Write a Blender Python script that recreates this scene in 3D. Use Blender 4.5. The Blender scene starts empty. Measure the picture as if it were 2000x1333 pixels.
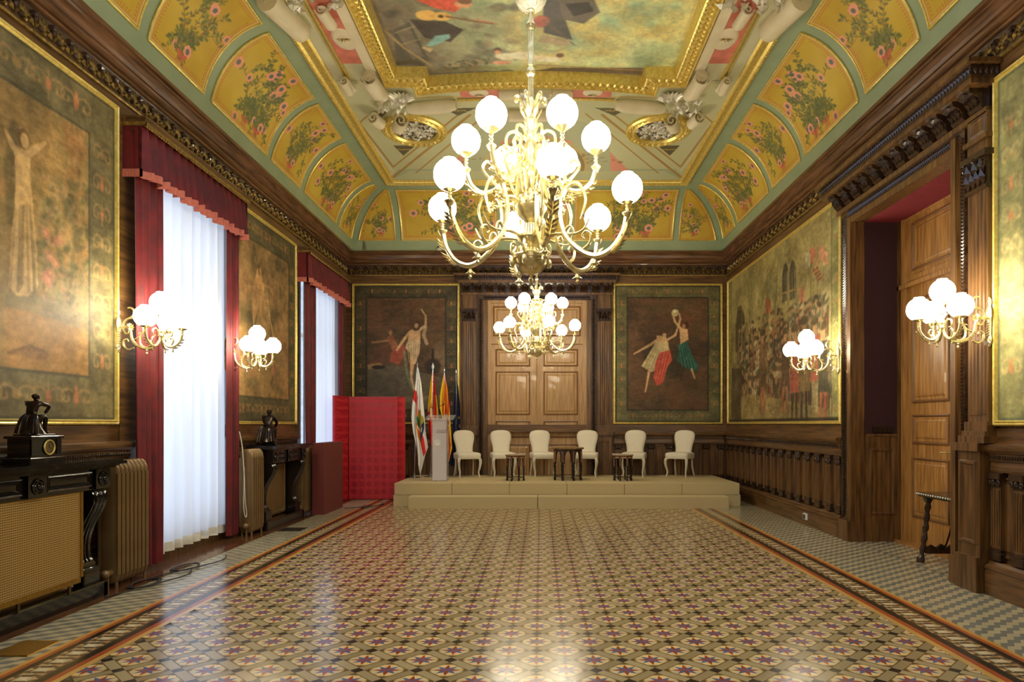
import bpy, bmesh, math, random
import numpy as np
from mathutils import Vector, Matrix
PI = math.pi
C = bpy.context.scene.collection
# ------------------------------------------------------------------ camera, world, exposure
cam_d = bpy.data.cameras.new('camera'); cam = bpy.data.objects.new('camera', cam_d); C.objects.link(cam)
cam.location = (0, 0, 1.43); cam.rotation_euler = (PI/2, 0, 0)
cam_d.lens = 24; cam_d.sensor_width = 36; cam_d.shift_x = -0.028; cam_d.shift_y = 0.08125; cam_d.clip_end = 100; cam_d.clip_start = .05
bpy.context.scene.camera = cam
vs = bpy.context.scene.view_settings
bpy.context.scene.display_settings.display_device = 'sRGB'
vs.view_transform = 'Standard'; vs.look = 'None'; vs.gamma = 1; vs.use_curve_mapping = False; vs.exposure = 0.0
W = bpy.data.worlds.new('sky'); bpy.context.scene.world = W; W.use_nodes = True
W.node_tree.nodes['Background'].inputs[0].default_value = (.62, .74, 1, 1); W.node_tree.nodes['Background'].inputs[1].default_value = 2.0
GLOBE = 40.0          # emission of the opal lamp globes
DAY = 24             # watts of the daylight at each window
XL, XR, YB, YF = -3.97, 3.835, 13.97, -4.65
CX = (XL+XR)/2
F = 1333.0
def area(name, loc, rot, sx, sy, w, col):
    l = bpy.data.lights.new(name, 'AREA'); l.shape = 'RECTANGLE'; l.size = sx; l.size_y = sy; l.energy = w; l.color = col
    o = bpy.data.objects.new(name, l); o.location = loc; o.rotation_euler = rot; C.objects.link(o); return o
WIN = [(6.78, 8.52), (11.3, 13.08)]
for a, b in WIN:
    area('daylight', (XL-.75, (a+b)/2, 2.2), (0, -PI/2, 0), 3.9, b-a, DAY, (.78, .88, 1))
# ------------------------------------------------------------------ materials
def s2l(c):
    return tuple(((x/255)/12.92 if x/255 <= .04045 else ((x/255+.055)/1.055)**2.4) for x in c)
def newmat(name):
    m = bpy.data.materials.new(name); m.use_nodes = True
    return m, m.node_tree, m.node_tree.nodes['Principled BSDF']
def lk(nt, a, b): nt.links.new(a, b)
def mat(name, c, rough=.5, metal=0, var=.12, scale=8, bump=.0, bscale=60, c2=None, stretch=(1, 1, 1), spec=.5, coat=0, trans=0, alpha=1, sheen=0):
    m, nt, b = newmat(name)
    tc = nt.nodes.new('ShaderNodeTexCoord'); mp = nt.nodes.new('ShaderNodeMapping'); mp.inputs[3].default_value = stretch
    lk(nt, tc.outputs['Object'], mp.inputs[0])
    n = nt.nodes.new('ShaderNodeTexNoise'); n.inputs['Scale'].default_value = scale; n.inputs['Detail'].default_value = 6
    lk(nt, mp.outputs[0], n.inputs['Vector'])
    r = nt.nodes.new('ShaderNodeValToRGB'); a = s2l(c); d = s2l(c2) if c2 else tuple(x*(1-2*var) for x in a)
    r.color_ramp.elements[0].color = (*d, 1); r.color_ramp.elements[0].position = .35
    r.color_ramp.elements[1].color = (*a, 1); r.color_ramp.elements[1].position = .65
    lk(nt, n.outputs['Fac'], r.inputs[0]); lk(nt, r.outputs[0], b.inputs['Base Color'])
    b.inputs['Roughness'].default_value = rough; b.inputs['Metallic'].default_value = metal
    b.inputs['Specular IOR Level'].default_value = spec; b.inputs['Coat Weight'].default_value = coat
    b.inputs['Transmission Weight'].default_value = trans; b.inputs['Alpha'].default_value = alpha
    b.inputs['Sheen Weight'].default_value = sheen
    if bump:
        n2 = nt.nodes.new('ShaderNodeTexNoise'); n2.inputs['Scale'].default_value = bscale; n2.inputs['Detail'].default_value = 4
        lk(nt, mp.outputs[0], n2.inputs['Vector'])
        bp = nt.nodes.new('ShaderNodeBump'); bp.inputs['Strength'].default_value = bump; bp.inputs['Distance'].default_value = .01
        lk(nt, n2.outputs['Fac'], bp.inputs['Height']); lk(nt, bp.outputs[0], b.inputs['Normal'])
    return m
def woodmat(name, c, c2, rough=.35, axis='z'):
    st = {'z': (9, 9, .7), 'y': (9, .7, 9), 'x': (.7, 9, 9)}[axis]
    return mat(name, c, rough, 0, scale=3.2, c2=c2, stretch=st, bump=.12, bscale=14, coat=.15)
M = {}
M['wood'] = woodmat('walnut_wood', (116, 80, 40), (68, 44, 21))
M['wood_h'] = woodmat('walnut_wood_horizontal', (116, 80, 41), (70, 46, 22), axis='y')
M['wood_x'] = woodmat('walnut_wood_back', (116, 80, 41), (70, 46, 22), axis='x')
M['crown'] = woodmat('crown_wood', (116, 78, 48), (76, 49, 29), .25, 'y')
M['crown_x'] = woodmat('crown_wood_back', (116, 78, 48), (76, 49, 29), .25, 'x')
M['darkwood'] = woodmat('dark_carved_wood', (62, 40, 24), (36, 23, 14), .22)
M['carve'] = mat('carved_walnut', (74, 50, 32), .25, scale=20, c2=(46, 30, 18), coat=.3)
M['oak'] = woodmat('oak_door_wood', (178, 140, 92), (150, 112, 68), .42)
M['oak2'] = woodmat('oak_side_door_wood', (184, 134, 70), (140, 94, 44), .38)
M['oakline'] = mat('oak_dark_moulding', (126, 86, 46), .35)  # darker oak for the moulding round each door panel
M['gilt'] = mat('gilding', (236, 214, 122), .34, .5, scale=25, c2=(214, 184, 90))
M['giltdark'] = mat('aged_gilding', (176, 146, 78), .35, .7, scale=25, c2=(120, 96, 48))
M['brass'] = mat('polished_brass', (240, 228, 184), .28, .85, scale=30, c2=(206, 190, 132))
M['brassdark'] = mat('dark_brass', (120, 96, 56), .3, .9)
M['silver'] = mat('silver_leaf', (236, 232, 214), .35, .6, scale=20, c2=(206, 200, 180))
M['green'] = mat('sage_green_paint', (150, 164, 130), .55, scale=3, c2=(140, 156, 122))
M['cream'] = mat('cream_plaster', (226, 214, 180), .6, scale=4, c2=(214, 202, 166))
M['pale'] = mat('pale_green_plaster', (206, 202, 164), .6, scale=2, c2=(196, 192, 154))
M['pink'] = mat('coral_pink_paint', (220, 130, 108), .6)
M['velvet'] = mat('crimson_velvet', (112, 13, 17), .62, scale=5, c2=(84, 8, 11), sheen=.05)
M['fringe'] = mat('salmon_fringe', (206, 120, 98), .8, scale=60, c2=(178, 92, 76), stretch=(4, 4, .3))
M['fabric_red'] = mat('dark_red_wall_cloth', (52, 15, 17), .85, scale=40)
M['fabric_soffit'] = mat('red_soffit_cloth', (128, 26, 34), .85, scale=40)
M['black'] = mat('black_marble', (24, 21, 19), .16, scale=4, c2=(10, 9, 8), coat=.5)
M['blackwood'] = mat('ebonised_wood', (32, 24, 20), .25, scale=6, c2=(18, 13, 11), coat=.3)
M['bronze'] = mat('dark_bronze', (58, 46, 36), .26, .75, scale=12, c2=(30, 24, 20))
M['radiator'] = mat('bronze_radiator_paint', (134, 106, 66), .32, .35, scale=5, c2=(120, 94, 56))
M['carpet'] = mat('beige_carpet', (198, 180, 134), .95, scale=120, c2=(184, 164, 118), bump=.15, bscale=400)
M['seam'] = mat('carpet_seam', (110, 96, 68), .95)
M['chairfab'] = mat('cream_upholstery', (226, 216, 192), .8, scale=90, c2=(214, 204, 178))
M['chairleg'] = mat('cream_lacquer', (214, 204, 176), .4)
M['steel'] = mat('polished_steel', (200, 200, 200), .2, .95)
M['blackmetal'] = mat('black_metal', (22, 22, 24), .4, .3)
M['cable'] = mat('black_rubber', (20, 18, 18), .5)
M['white'] = mat('white_plastic', (232, 230, 222), .4)
M['brownbox'] = mat('brown_red_cloth', (112, 46, 36), .8, scale=80, c2=(98, 38, 30))
M['plate'] = mat('brass_floor_plate', (176, 140, 60), .35, .8, scale=40, c2=(140, 106, 40), stretch=(1, 6, 1))
M['strip'] = mat('brown_polished_floor', (110, 70, 42), .16, scale=3, c2=(84, 52, 30), coat=.3)
M['grille'] = mat('dark_floor_grille', (60, 50, 38), .5, .4)
M['cord'] = mat('ivory_cord', (220, 206, 176), .7)
M['iron'] = mat('wrought_iron', (18, 16, 16), .4, .7)
M['ovalground'] = mat('grey_brown_ground', (104, 94, 74), .6)
M['paintblue'] = mat('outside_shutter', (200, 206, 214), .5)
def emis(name, col, st):
    m, nt, b = newmat(name); b.inputs['Base Color'].default_value = (.9, .9, .9, 1)
    b.inputs['Emission Color'].default_value = (*col, 1); b.inputs['Emission Strength'].default_value = st; b.inputs['Roughness'].default_value = .3
    return m
M['globe'] = emis('lit_opal_glass', (1, .91, .70), GLOBE)
M['cupglass'] = mat('frosted_glass', (250, 244, 220), .15, trans=.6, spec=.6)
def glassmat(name, tint=(1, 1, 1), refl=.08, frost=0.0, ca=(.9, .9, .9)):
    m = bpy.data.materials.new(name); m.use_nodes = True; nt = m.node_tree; nt.nodes.clear()
    o = nt.nodes.new('ShaderNodeOutputMaterial'); t = nt.nodes.new('ShaderNodeBsdfTransparent'); t.inputs[0].default_value = (*tint, 1)
    g = nt.nodes.new('ShaderNodeBsdfGlossy'); g.inputs['Roughness'].default_value = .05
    mx = nt.nodes.new('ShaderNodeMixShader'); mx.inputs[0].default_value = refl
    lk(nt, t.outputs[0], mx.inputs[1]); lk(nt, g.outputs[0], mx.inputs[2]); last = mx
    if frost:
        d = nt.nodes.new('ShaderNodeBsdfDiffuse'); d.inputs[0].default_value = (*ca, 1)
        m2 = nt.nodes.new('ShaderNodeMixShader'); m2.inputs[0].default_value = frost
        lk(nt, mx.outputs[0], m2.inputs[1]); lk(nt, d.outputs[0], m2.inputs[2]); last = m2
    lk(nt, last.outputs[0], o.inputs[0]); return m
M['glass'] = glassmat('window_glass', (.96, .98, 1))
M['acrylic'] = glassmat('clear_acrylic', (.95, .95, .95), .12, .12)
M['acrylicf'] = glassmat('frosted_acrylic', (.9, .9, .9), .08, .62, (.86, .8, .76))
def sheermat():
    m = bpy.data.materials.new('white_sheer'); m.use_nodes = True; nt = m.node_tree; nt.nodes.clear()
    o = nt.nodes.new('ShaderNodeOutputMaterial'); t = nt.nodes.new('ShaderNodeBsdfTranslucent'); t.inputs[0].default_value = (.9, .92, .95, 1)
    d = nt.nodes.new('ShaderNodeBsdfDiffuse'); d.inputs[0].default_value = (.88, .87, .84, 1)
    mx = nt.nodes.new('ShaderNodeMixShader'); mx.inputs[0].default_value = .42
    tc = nt.nodes.new('ShaderNodeTexCoord'); n = nt.nodes.new('ShaderNodeTexNoise'); n.inputs['Scale'].default_value = 3
    mp = nt.nodes.new('ShaderNodeMapping'); mp.inputs[3].default_value = (6, 6, .12)
    lk(nt, tc.outputs['Object'], mp.inputs[0]); lk(nt, mp.outputs[0], n.inputs['Vector'])
    r = nt.nodes.new('ShaderNodeMapRange'); r.inputs['To Min'].default_value = .30; r.inputs['To Max'].default_value = .62
    lk(nt, n.outputs['Fac'], r.inputs['Value']); lk(nt, r.outputs[0], mx.inputs[0])
    lk(nt, t.outputs[0], mx.inputs[1]); lk(nt, d.outputs[0], mx.inputs[2]); lk(nt, mx.outputs[0], o.inputs[0]); return m
M['sheer'] = sheermat()
def colmat(name, rough=.6, metal=0, bump=0, bscale=200, spec=.4, coat=0):
    m, nt, b = newmat(name); a = nt.nodes.new('ShaderNodeAttribute'); a.attribute_name = 'Col'
    lk(nt, a.outputs['Color'], b.inputs['Base Color']); b.inputs['Roughness'].default_value = rough; b.inputs['Metallic'].default_value = metal
    b.inputs['Specular IOR Level'].default_value = spec; b.inputs['Coat Weight'].default_value = coat
    tc = nt.nodes.new('ShaderNodeTexCoord'); n2 = nt.nodes.new('ShaderNodeTexNoise'); n2.inputs['Scale'].default_value = bscale
    lk(nt, tc.outputs['Object'], n2.inputs['Vector'])
    if bump:
        bp = nt.nodes.new('ShaderNodeBump'); bp.inputs['Strength'].default_value = bump; bp.inputs['Distance'].default_value = .005
        lk(nt, n2.outputs['Fac'], bp.inputs['Height']); lk(nt, bp.outputs[0], b.inputs['Normal'])
    return m
M['canvas'] = colmat('painted_canvas', .55, bump=.35, bscale=160, spec=.35)
M['fresco'] = colmat('painted_plaster', .55, spec=.4)
M['cloth'] = colmat('printed_cloth', .75)
M['inlay'] = colmat('inlaid_wood', .3, spec=.5)
M['tiles'] = colmat('polished_cement_tiles', .24, bump=.10, bscale=7, spec=.5)
# mild tile roughness variation
_nt = M['tiles'].node_tree; _b = _nt.nodes['Principled BSDF']; _n = _nt.nodes.new('ShaderNodeTexNoise'); _n.inputs['Scale'].default_value = 5
_tc = _nt.nodes.new('ShaderNodeTexCoord'); lk(_nt, _tc.outputs['Object'], _n.inputs['Vector'])
_r = _nt.nodes.new('ShaderNodeMapRange'); _r.inputs['To Min'].default_value = .13; _r.inputs['To Max'].default_value = .27
lk(_nt, _n.outputs['Fac'], _r.inputs['Value']); lk(_nt, _r.outputs[0], _b.inputs['Roughness'])
def damaskmat():
    m, nt, b = newmat('red_damask'); tc = nt.nodes.new('ShaderNodeTexCoord'); sx = nt.nodes.new('ShaderNodeSeparateXYZ'); lk(nt, tc.outputs['Object'], sx.inputs[0])
    def mt(op, a, c=None):
        n = nt.nodes.new('ShaderNodeMath'); n.operation = op
        for i, v in enumerate((a, c)):
            if v is None: continue
            if isinstance(v, (int, float)): n.inputs[i].default_value = v
            else: lk(nt, v, n.inputs[i])
        return n.outputs[0]
    cx = mt('COSINE', mt('MULTIPLY', sx.outputs['X'], 2*PI/.28)); cz = mt('COSINE', mt('MULTIPLY', sx.outputs['Z'], 2*PI/.30))
    c2 = mt('COSINE', mt('MULTIPLY', sx.outputs['X'], 6*PI/.28)); c3 = mt('COSINE', mt('MULTIPLY', sx.outputs['Z'], 8*PI/.30))
    n = nt.nodes.new('ShaderNodeTexNoise'); n.inputs['Scale'].default_value = 18; n.inputs['Detail'].default_value = 3; mp = nt.nodes.new('ShaderNodeMapping'); mp.inputs[3].default_value = (1, .01, 1); lk(nt, tc.outputs['Object'], mp.inputs[0]); lk(nt, mp.outputs[0], n.inputs['Vector'])
    v = mt('ADD', mt('ABSOLUTE', mt('MULTIPLY', cx, cz)), mt('MULTIPLY', mt('MULTIPLY', c2, c3), .35)); v = mt('ADD', v, mt('MULTIPLY', mt('SUBTRACT', n.outputs['Fac'], .5), 1.1))
    r = nt.nodes.new('ShaderNodeValToRGB'); r.color_ramp.elements[0].position = .36; r.color_ramp.elements[1].position = .42
    r.color_ramp.elements[0].color = (*s2l((184, 32, 42)), 1); r.color_ramp.elements[1].color = (*s2l((160, 22, 32)), 1)
    lk(nt, v, r.inputs[0]); lk(nt, r.outputs[0], b.inputs['Base Color'])
    r2 = nt.nodes.new('ShaderNodeMapRange'); r2.inputs['To Min'].default_value = .62; r2.inputs['To Max'].default_value = .35; lk(nt, v, r2.inputs['Value']); lk(nt, r2.outputs[0], b.inputs['Roughness'])
    return m
M['damask'] = damaskmat()
def meshgrille():
    m, nt, b = newmat('pierced_brass_sheet'); tc = nt.nodes.new('ShaderNodeTexCoord')
    sx = nt.nodes.new('ShaderNodeSeparateXYZ'); lk(nt, tc.outputs['Object'], sx.inputs[0]); outs = []
    for s in (1, -1):
        a = nt.nodes.new('ShaderNodeMath'); a.operation = 'MULTIPLY_ADD'; a.inputs[1].default_value = s; lk(nt, sx.outputs['Y'], a.inputs[0]); lk(nt, sx.outputs['Z'], a.inputs[2])
        k = nt.nodes.new('ShaderNodeMath'); k.operation = 'MULTIPLY'; k.inputs[1].default_value = 190; lk(nt, a.outputs[0], k.inputs[0])
        q = nt.nodes.new('ShaderNodeMath'); q.operation = 'SINE'; lk(nt, k.outputs[0], q.inputs[0]); outs.append(q)
    p = nt.nodes.new('ShaderNodeMath'); p.operation = 'MULTIPLY'; lk(nt, outs[0].outputs[0], p.inputs[0]); lk(nt, outs[1].outputs[0], p.inputs[1])
    r = nt.nodes.new('ShaderNodeValToRGB'); r.color_ramp.elements[0].position = .25; r.color_ramp.elements[1].position = .4
    r.color_ramp.elements[0].color = (*s2l((196, 160, 90)), 1); r.color_ramp.elements[1].color = (*s2l((50, 36, 18)), 1)
    lk(nt, p.outputs[0], r.inputs[0]); lk(nt, r.outputs[0], b.inputs['Base Color']); b.inputs['Metallic'].default_value = .4; b.inputs['Roughness'].default_value = .4
    return m
M['pierced'] = meshgrille()
# ------------------------------------------------------------------ mesh helpers
def tag(o, label=None, cat=None, group=None, kind=None):
    if label: o['label'] = label
    if cat: o['category'] = cat
    if group: o['group'] = group
    if kind: o['kind'] = kind
    return o
def thing(name, label, cat, loc=(0, 0, 0), rz=0, group=None):
    o = bpy.data.objects.new(name, None); o.empty_display_size = .1; C.objects.link(o); o.location = loc; o.rotation_euler = (0, 0, rz)
    return tag(o, label, cat, group)
def copy_tree(o, parent=None):
    c = o.copy(); C.objects.link(c); c.parent = parent
    for ch in list(o.children): copy_tree(ch, c)
    return c
V = Vector
class MB:
    def __init__(s): s.v = []; s.f = []; s.m = []; s.c = {}
    def add(s, vs_, fs, mi=0, col=None):
        b = len(s.v); s.v.extend(tuple(p) for p in vs_)
        for f in fs:
            if col is not None: s.c[len(s.f)] = col
            s.f.append(tuple(b+i for i in f)); s.m.append(mi)
    def box(s, x0, x1, y0, y1, z0, z1, mi=0, col=None):
        s.add([(x0, y0, z0), (x1, y0, z0), (x1, y1, z0), (x0, y1, z0), (x0, y0, z1), (x1, y0, z1), (x1, y1, z1), (x0, y1, z1)],
              [(0, 3, 2, 1), (4, 5, 6, 7), (0, 1, 5, 4), (1, 2, 6, 5), (2, 3, 7, 6), (3, 0, 4, 7)], mi, col)
    def cbox(s, x0, x1, y0, y1, z0, z1, b=.01, mi=0):   # chamfered vertical edges and top
        lo = []
        for (i, z) in ((0, z0), (0, z1-b), (b, z1)):
            lo.append([(x0+b+i, y0+i, z), (x1-b-i, y0+i, z), (x1-i, y0+b+i, z), (x1-i, y1-b-i, z), (x1-b-i, y1-i, z), (x0+b+i, y1-i, z), (x0+i, y1-b-i, z), (x0+i, y0+b+i, z)])
        s.loft(lo, True, True, mi)
    def loft(s, loops, closed=True, caps=False, mi=0):
        n = len(loops[0]); b = len(s.v)
        for l in loops: s.v.extend(tuple(p) for p in l)
        for i in range(len(loops)-1):
            for j in range(n if closed else n-1):
                k = (j+1) % n; s.f.append((b+i*n+j, b+i*n+k, b+(i+1)*n+k, b+(i+1)*n+j)); s.m.append(mi)
        if caps:
            s.f.append(tuple(b+j for j in reversed(range(n)))); s.m.append(mi)
            s.f.append(tuple(b+(len(loops)-1)*n+j for j in range(n))); s.m.append(mi)
    def lathe(s, prof, c=(0, 0, 0), seg=16, mi=0, sx=1, sy=1):
        s.loft([[(c[0]+max(r, .0004)*math.cos(2*PI*j/seg)*sx, c[1]+max(r, .0004)*math.sin(2*PI*j/seg)*sy, c[2]+z) for j in range(seg)] for r, z in prof], True, True, mi)
    def tube(s, pts, rad, seg=8, mi=0, caps=True):
        pts = [V(p) for p in pts]; n = len(pts)
        if not hasattr(rad, '__len__'): rad = [rad]*n
        loops = []; up = V((0, 0, 1)); prev = None
        for i, p in enumerate(pts):
            d = (pts[min(i+1, n-1)]-pts[max(i-1, 0)])
            if d.length < 1e-9: d = V((0, 0, 1))
            d.normalize()
            if prev is None:
                a = d.cross(V((0, 0, 1)) if abs(d.z) < .9 else V((1, 0, 0)))
            else: a = prev - d*prev.dot(d)
            if a.length < 1e-6: a = d.cross(V((1, .3, 0)))
            a.normalize(); b2 = d.cross(a); prev = a
            loops.append([p+(a*math.cos(2*PI*j/seg)+b2*math.sin(2*PI*j/seg))*rad[i] for j in range(seg)])
        s.loft(loops, True, caps, mi)
    def ball(s, c, r, seg=10, rings=6, mi=0):
        if not hasattr(r, '__len__'): r = (r, r, r)
        s.loft([[(c[0]+r[0]*math.sin(t)*math.cos(2*PI*j/seg), c[1]+r[1]*math.sin(t)*math.sin(2*PI*j/seg), c[2]-r[2]*math.cos(t)) for j in range(seg)]
                for t in [max(.02, min(PI-.02, PI*i/rings)) for i in range(rings+1)]], True, True, mi)
    def prism(s, poly, O, U, Vv, N, d, mi=0):
        O, U, Vv, N = V(O), V(U), V(Vv), V(N); a = [O+U*x+Vv*y for x, y in poly]
        s.loft([a, [p+N*d for p in a]], True, True, mi)
    def petal(s, O, D, N, L, Wd, H, mi=0):
        O, D, N = V(O), V(D).normalized(), V(N).normalized(); S = D.cross(N)
        s.add([O, O+D*L*.45+S*Wd/2, O+D*L, O+D*L*.45-S*Wd/2, O+D*L*.5+N*H, O+D*L*.1+N*H*.5], [(0, 1, 4, 5), (1, 2, 4), (2, 3, 4), (3, 0, 5, 4)], mi)
    def dome(s, O, U, Vv, N, ru, rv, h, seg=8, mi=0):
        O, U, Vv, N = V(O), V(U), V(Vv), V(N); lp = []
        for t, k in ((1, 0), (.85, .6), (.5, .92), (.02, 1)):
            lp.append([O+U*ru*t*math.cos(2*PI*j/seg)+Vv*rv*t*math.sin(2*PI*j/seg)+N*h*k for j in range(seg)])
        s.loft(lp, True, False, mi)
    def panel(s, O, U, Vv, N, u0, u1, v0, v1, prof, mi=0, cap=True):
        O, U, Vv, N = V(O), V(U), V(Vv), V(N); lp = []
        for i, h in prof:
            lp.append([O+U*a+Vv*b+N*h for a, b in ((u0+i, v0+i), (u1-i, v0+i), (u1-i, v1-i), (u0+i, v1-i))])
        s.loft(lp, True, False, mi)
        if cap: s.add(lp[-1], [(0, 1, 2, 3)], mi)
    def build(s, name, mats, parent=None, smooth=False, label=None, fix=True):
        me = bpy.data.meshes.new(name); me.from_pydata(s.v, [], s.f)
        mats = mats if isinstance(mats, (list, tuple)) else [mats]
        for m in mats: me.materials.append(m)
        if len(mats) > 1: me.polygons.foreach_set('material_index', s.m)
        if s.c:
            at = me.color_attributes.new('Col', 'FLOAT_COLOR', 'CORNER'); arr = np.ones((len(me.loops), 4), np.float32)
            for p in me.polygons:
                c = s.c.get(p.index)
                if c is not None: arr[p.loop_start:p.loop_start+p.loop_total, :3] = c
            at.data.foreach_set('color', arr.ravel())
        if fix:
            bm = bmesh.new(); bm.from_mesh(me); bmesh.ops.recalc_face_normals(bm, faces=bm.faces); bm.to_mesh(me); bm.free()
        if smooth:
            me.polygons.foreach_set('use_smooth', [True]*len(me.polygons))
            try: me.set_sharp_from_angle(angle=math.radians(40 if smooth is True else smooth))
            except Exception: pass
        me.update()
        o = bpy.data.objects.new(name, me); C.objects.link(o)
        if parent: o.parent = parent
        if label: o['label'] = label
        return o
def catmull(pts, n=6):
    P = [V(p) for p in pts]; out = []
    for i in range(len(P)-1):
        p0, p1, p2, p3 = P[max(i-1, 0)], P[i], P[i+1], P[min(i+2, len(P)-1)]
        for k in range(n):
            t = k/n; out.append(.5*((2*p1)+(-p0+p2)*t+(2*p0-5*p1+4*p2-p3)*t*t+(-p0+3*p1-3*p2+p3)*t**3))
    out.append(P[-1]); return out
def interp(vals, n): return list(np.interp(np.linspace(0, 1, n), np.linspace(0, 1, len(vals)), vals))
# wall frames: s along wall, o out of the wall, z up
def wf(w):
    if w == 'left': return V((XL, 0, 0)), V((0, 1, 0)), V((0, 0, 1)), V((1, 0, 0))
    if w == 'right': return V((XR, 0, 0)), V((0, 1, 0)), V((0, 0, 1)), V((-1, 0, 0))
    if w == 'back': return V((0, YB, 0)), V((1, 0, 0)), V((0, 0, 1)), V((0, -1, 0))
def wbox(mb, w, s0, s1, z0, z1, o0, o1, mi=0):
    O, U, Z, N = wf(w); a = O+U*s0+Z*z0+N*o0; b = O+U*s1+Z*z1+N*o1
    mb.box(min(a.x, b.x), max(a.x, b.x), min(a.y, b.y), max(a.y, b.y), min(a.z, b.z), max(a.z, b.z), mi)
def run(mb, w, s0, s1, prof, mi=0):   # prof: (o, z) open profile closed back to the wall
    O, U, Z, N = wf(w)
    mb.loft([[O+U*s+N*o+Z*z for o, z in prof] for s in (s0, s1)], True, True, mi)
# ------------------------------------------------------------------ painter (procedural pictures stored as vertex colour)
def vnoise(H, Wd, ch, cw, rs):
    g = rs.rand(ch+2, cw+2); y = np.linspace(0, ch, H); x = np.linspace(0, cw, Wd)
    yi = np.minimum(y.astype(int), ch); xi = np.minimum(x.astype(int), cw); fy = y-yi; fx = x-xi; fy = fy*fy*(3-2*fy); fx = fx*fx*(3-2*fx)
    a = g[yi][:, xi]; b = g[yi][:, xi+1]; c = g[yi+1][:, xi]; d = g[yi+1][:, xi+1]; fx = fx[None]; fy = fy[:, None]
    return (a*(1-fx)+b*fx)*(1-fy)+(c*(1-fx)+d*fx)*fy
def fbm(H, Wd, ch, cw, octv=4, seed=0):
    rs = np.random.RandomState(seed); o = 0; a = 1; t = 0
    for k in range(octv):
        if ch > H or cw > Wd: break
        o = o+a*vnoise(H, Wd, ch, cw, rs); t += a; a *= .55; ch *= 2; cw *= 2
    return o/t
class Paint:
    def __init__(s, u0, u1, v0, v1, cell, col, seed=0):
        s.u0, s.u1, s.v0, s.v1 = u0, u1, v0, v1
        s.W = max(4, int((u1-u0)/cell)); s.H = max(4, int((v1-v0)/cell)); s.cell = cell; s.seed = seed
        s.U, s.Vv = np.meshgrid(np.linspace(u0, u1, s.W), np.linspace(v0, v1, s.H)); s.I = np.zeros((s.H, s.W, 3))+np.array(col, float)
        s.rs = np.random.RandomState(seed)
    def mott(s, cols, cs=.5, octv=4, a=1, st=(1, 1), box=None):
        n = fbm(s.H, s.W, max(1, int((s.v1-s.v0)/cs*st[1])), max(1, int((s.u1-s.u0)/cs*st[0])), octv, s.seed+len(cols)*7+int(cs*100))
        n = np.clip((n-.28)/.44, 0, 1)*(len(cols)-1); cols = np.array(cols, float); i = np.minimum(n.astype(int), len(cols)-2); f = (n-i)[..., None]
        c = cols[i]*(1-f)+cols[i+1]*f; m = a
        if box is not None:
            m = (((s.U > box[0]) & (s.U < box[1]) & (s.Vv > box[2]) & (s.Vv < box[3]))*a)[..., None]
        s.I = s.I*(1-m)+c*m
    def _win(s, a, b, c, d):
        i0 = max(0, int((a-s.u0)/(s.u1-s.u0)*(s.W-1))-1); i1 = min(s.W, int((b-s.u0)/(s.u1-s.u0)*(s.W-1))+3)
        j0 = max(0, int((c-s.v0)/(s.v1-s.v0)*(s.H-1))-1); j1 = min(s.H, int((d-s.v0)/(s.v1-s.v0)*(s.H-1))+3)
        return (slice(j0, j1), slice(i0, i1)) if i1 > i0 and j1 > j0 else None
    def _bl(s, w, al, col):
        al = np.clip(al, 0, 1)[..., None]; s.I[w] = s.I[w]*(1-al)+np.array(col, float)*al
    def ell(s, u, v, ru, rv, col, ang=0, soft=None, a=1):
        soft = s.cell if soft is None else soft; R = max(ru, rv)+soft; w = s._win(u-R, u+R, v-R, v+R)
        if w is None: return
        x = s.U[w]-u; y = s.Vv[w]-v; ca, sa = math.cos(ang), math.sin(ang); X = x*ca+y*sa; Y = -x*sa+y*ca
        d = (1-np.sqrt((X/ru)**2+(Y/rv)**2))*min(ru, rv)/soft+.5; s._bl(w, np.clip(d, 0, 1)*a, col)
    def line(s, pts, wd, col, a=1, soft=None):
        soft = s.cell if soft is None else soft
        if not hasattr(wd, '__len__'): wd = [wd]*len(pts)
        xs = [p[0] for p in pts]; ys = [p[1] for p in pts]; R = max(wd)+soft; w = s._win(min(xs)-R, max(xs)+R, min(ys)-R, max(ys)+R)
        if w is None: return
        X = s.U[w]; Y = s.Vv[w]; al = np.zeros_like(X)
        for i in range(len(pts)-1):
            ax, ay = pts[i]; bx, by = pts[i+1]; dx, dy = bx-ax, by-ay; L = dx*dx+dy*dy+1e-12
            t = np.clip(((X-ax)*dx+(Y-ay)*dy)/L, 0, 1); d = np.hypot(X-ax-t*dx, Y-ay-t*dy); ww = wd[i]*(1-t)+wd[i+1]*t
            al = np.maximum(al, np.clip((ww/2-d)/soft+.5, 0, 1))
        s._bl(w, al*a, col)
    def poly(s, pts, col, a=1, soft=None):
        xs = [p[0] for p in pts]; ys = [p[1] for p in pts]; w = s._win(min(xs), max(xs), min(ys), max(ys))
        if w is None: return
        X = s.U[w]; Y = s.Vv[w]; ins = np.zeros(X.shape, bool); n = len(pts)
        for i in range(n):
            ax, ay = pts[i]; bx, by = pts[(i+1) % n]
            if ay == by: continue
            ins ^= ((ay > Y) != (by > Y)) & (X < (bx-ax)*(Y-ay)/(by-ay)+ax)
        s._bl(w, ins*a, col)
    def rect(s, a, b, c, d, col, al=1): s.poly([(a, c), (b, c), (b, d), (a, d)], col, al)
    def grain(s, amp=8, seed=3):
        s.age(seed=s.seed+amp)
        n = np.random.RandomState(seed).randn(s.H, s.W, 1)*amp; st = fbm(s.H, s.W, max(2, s.H//3), max(2, s.W//10), 2, seed)[..., None]-.5
        s.I = s.I+n*.5+st*amp*3
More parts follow.
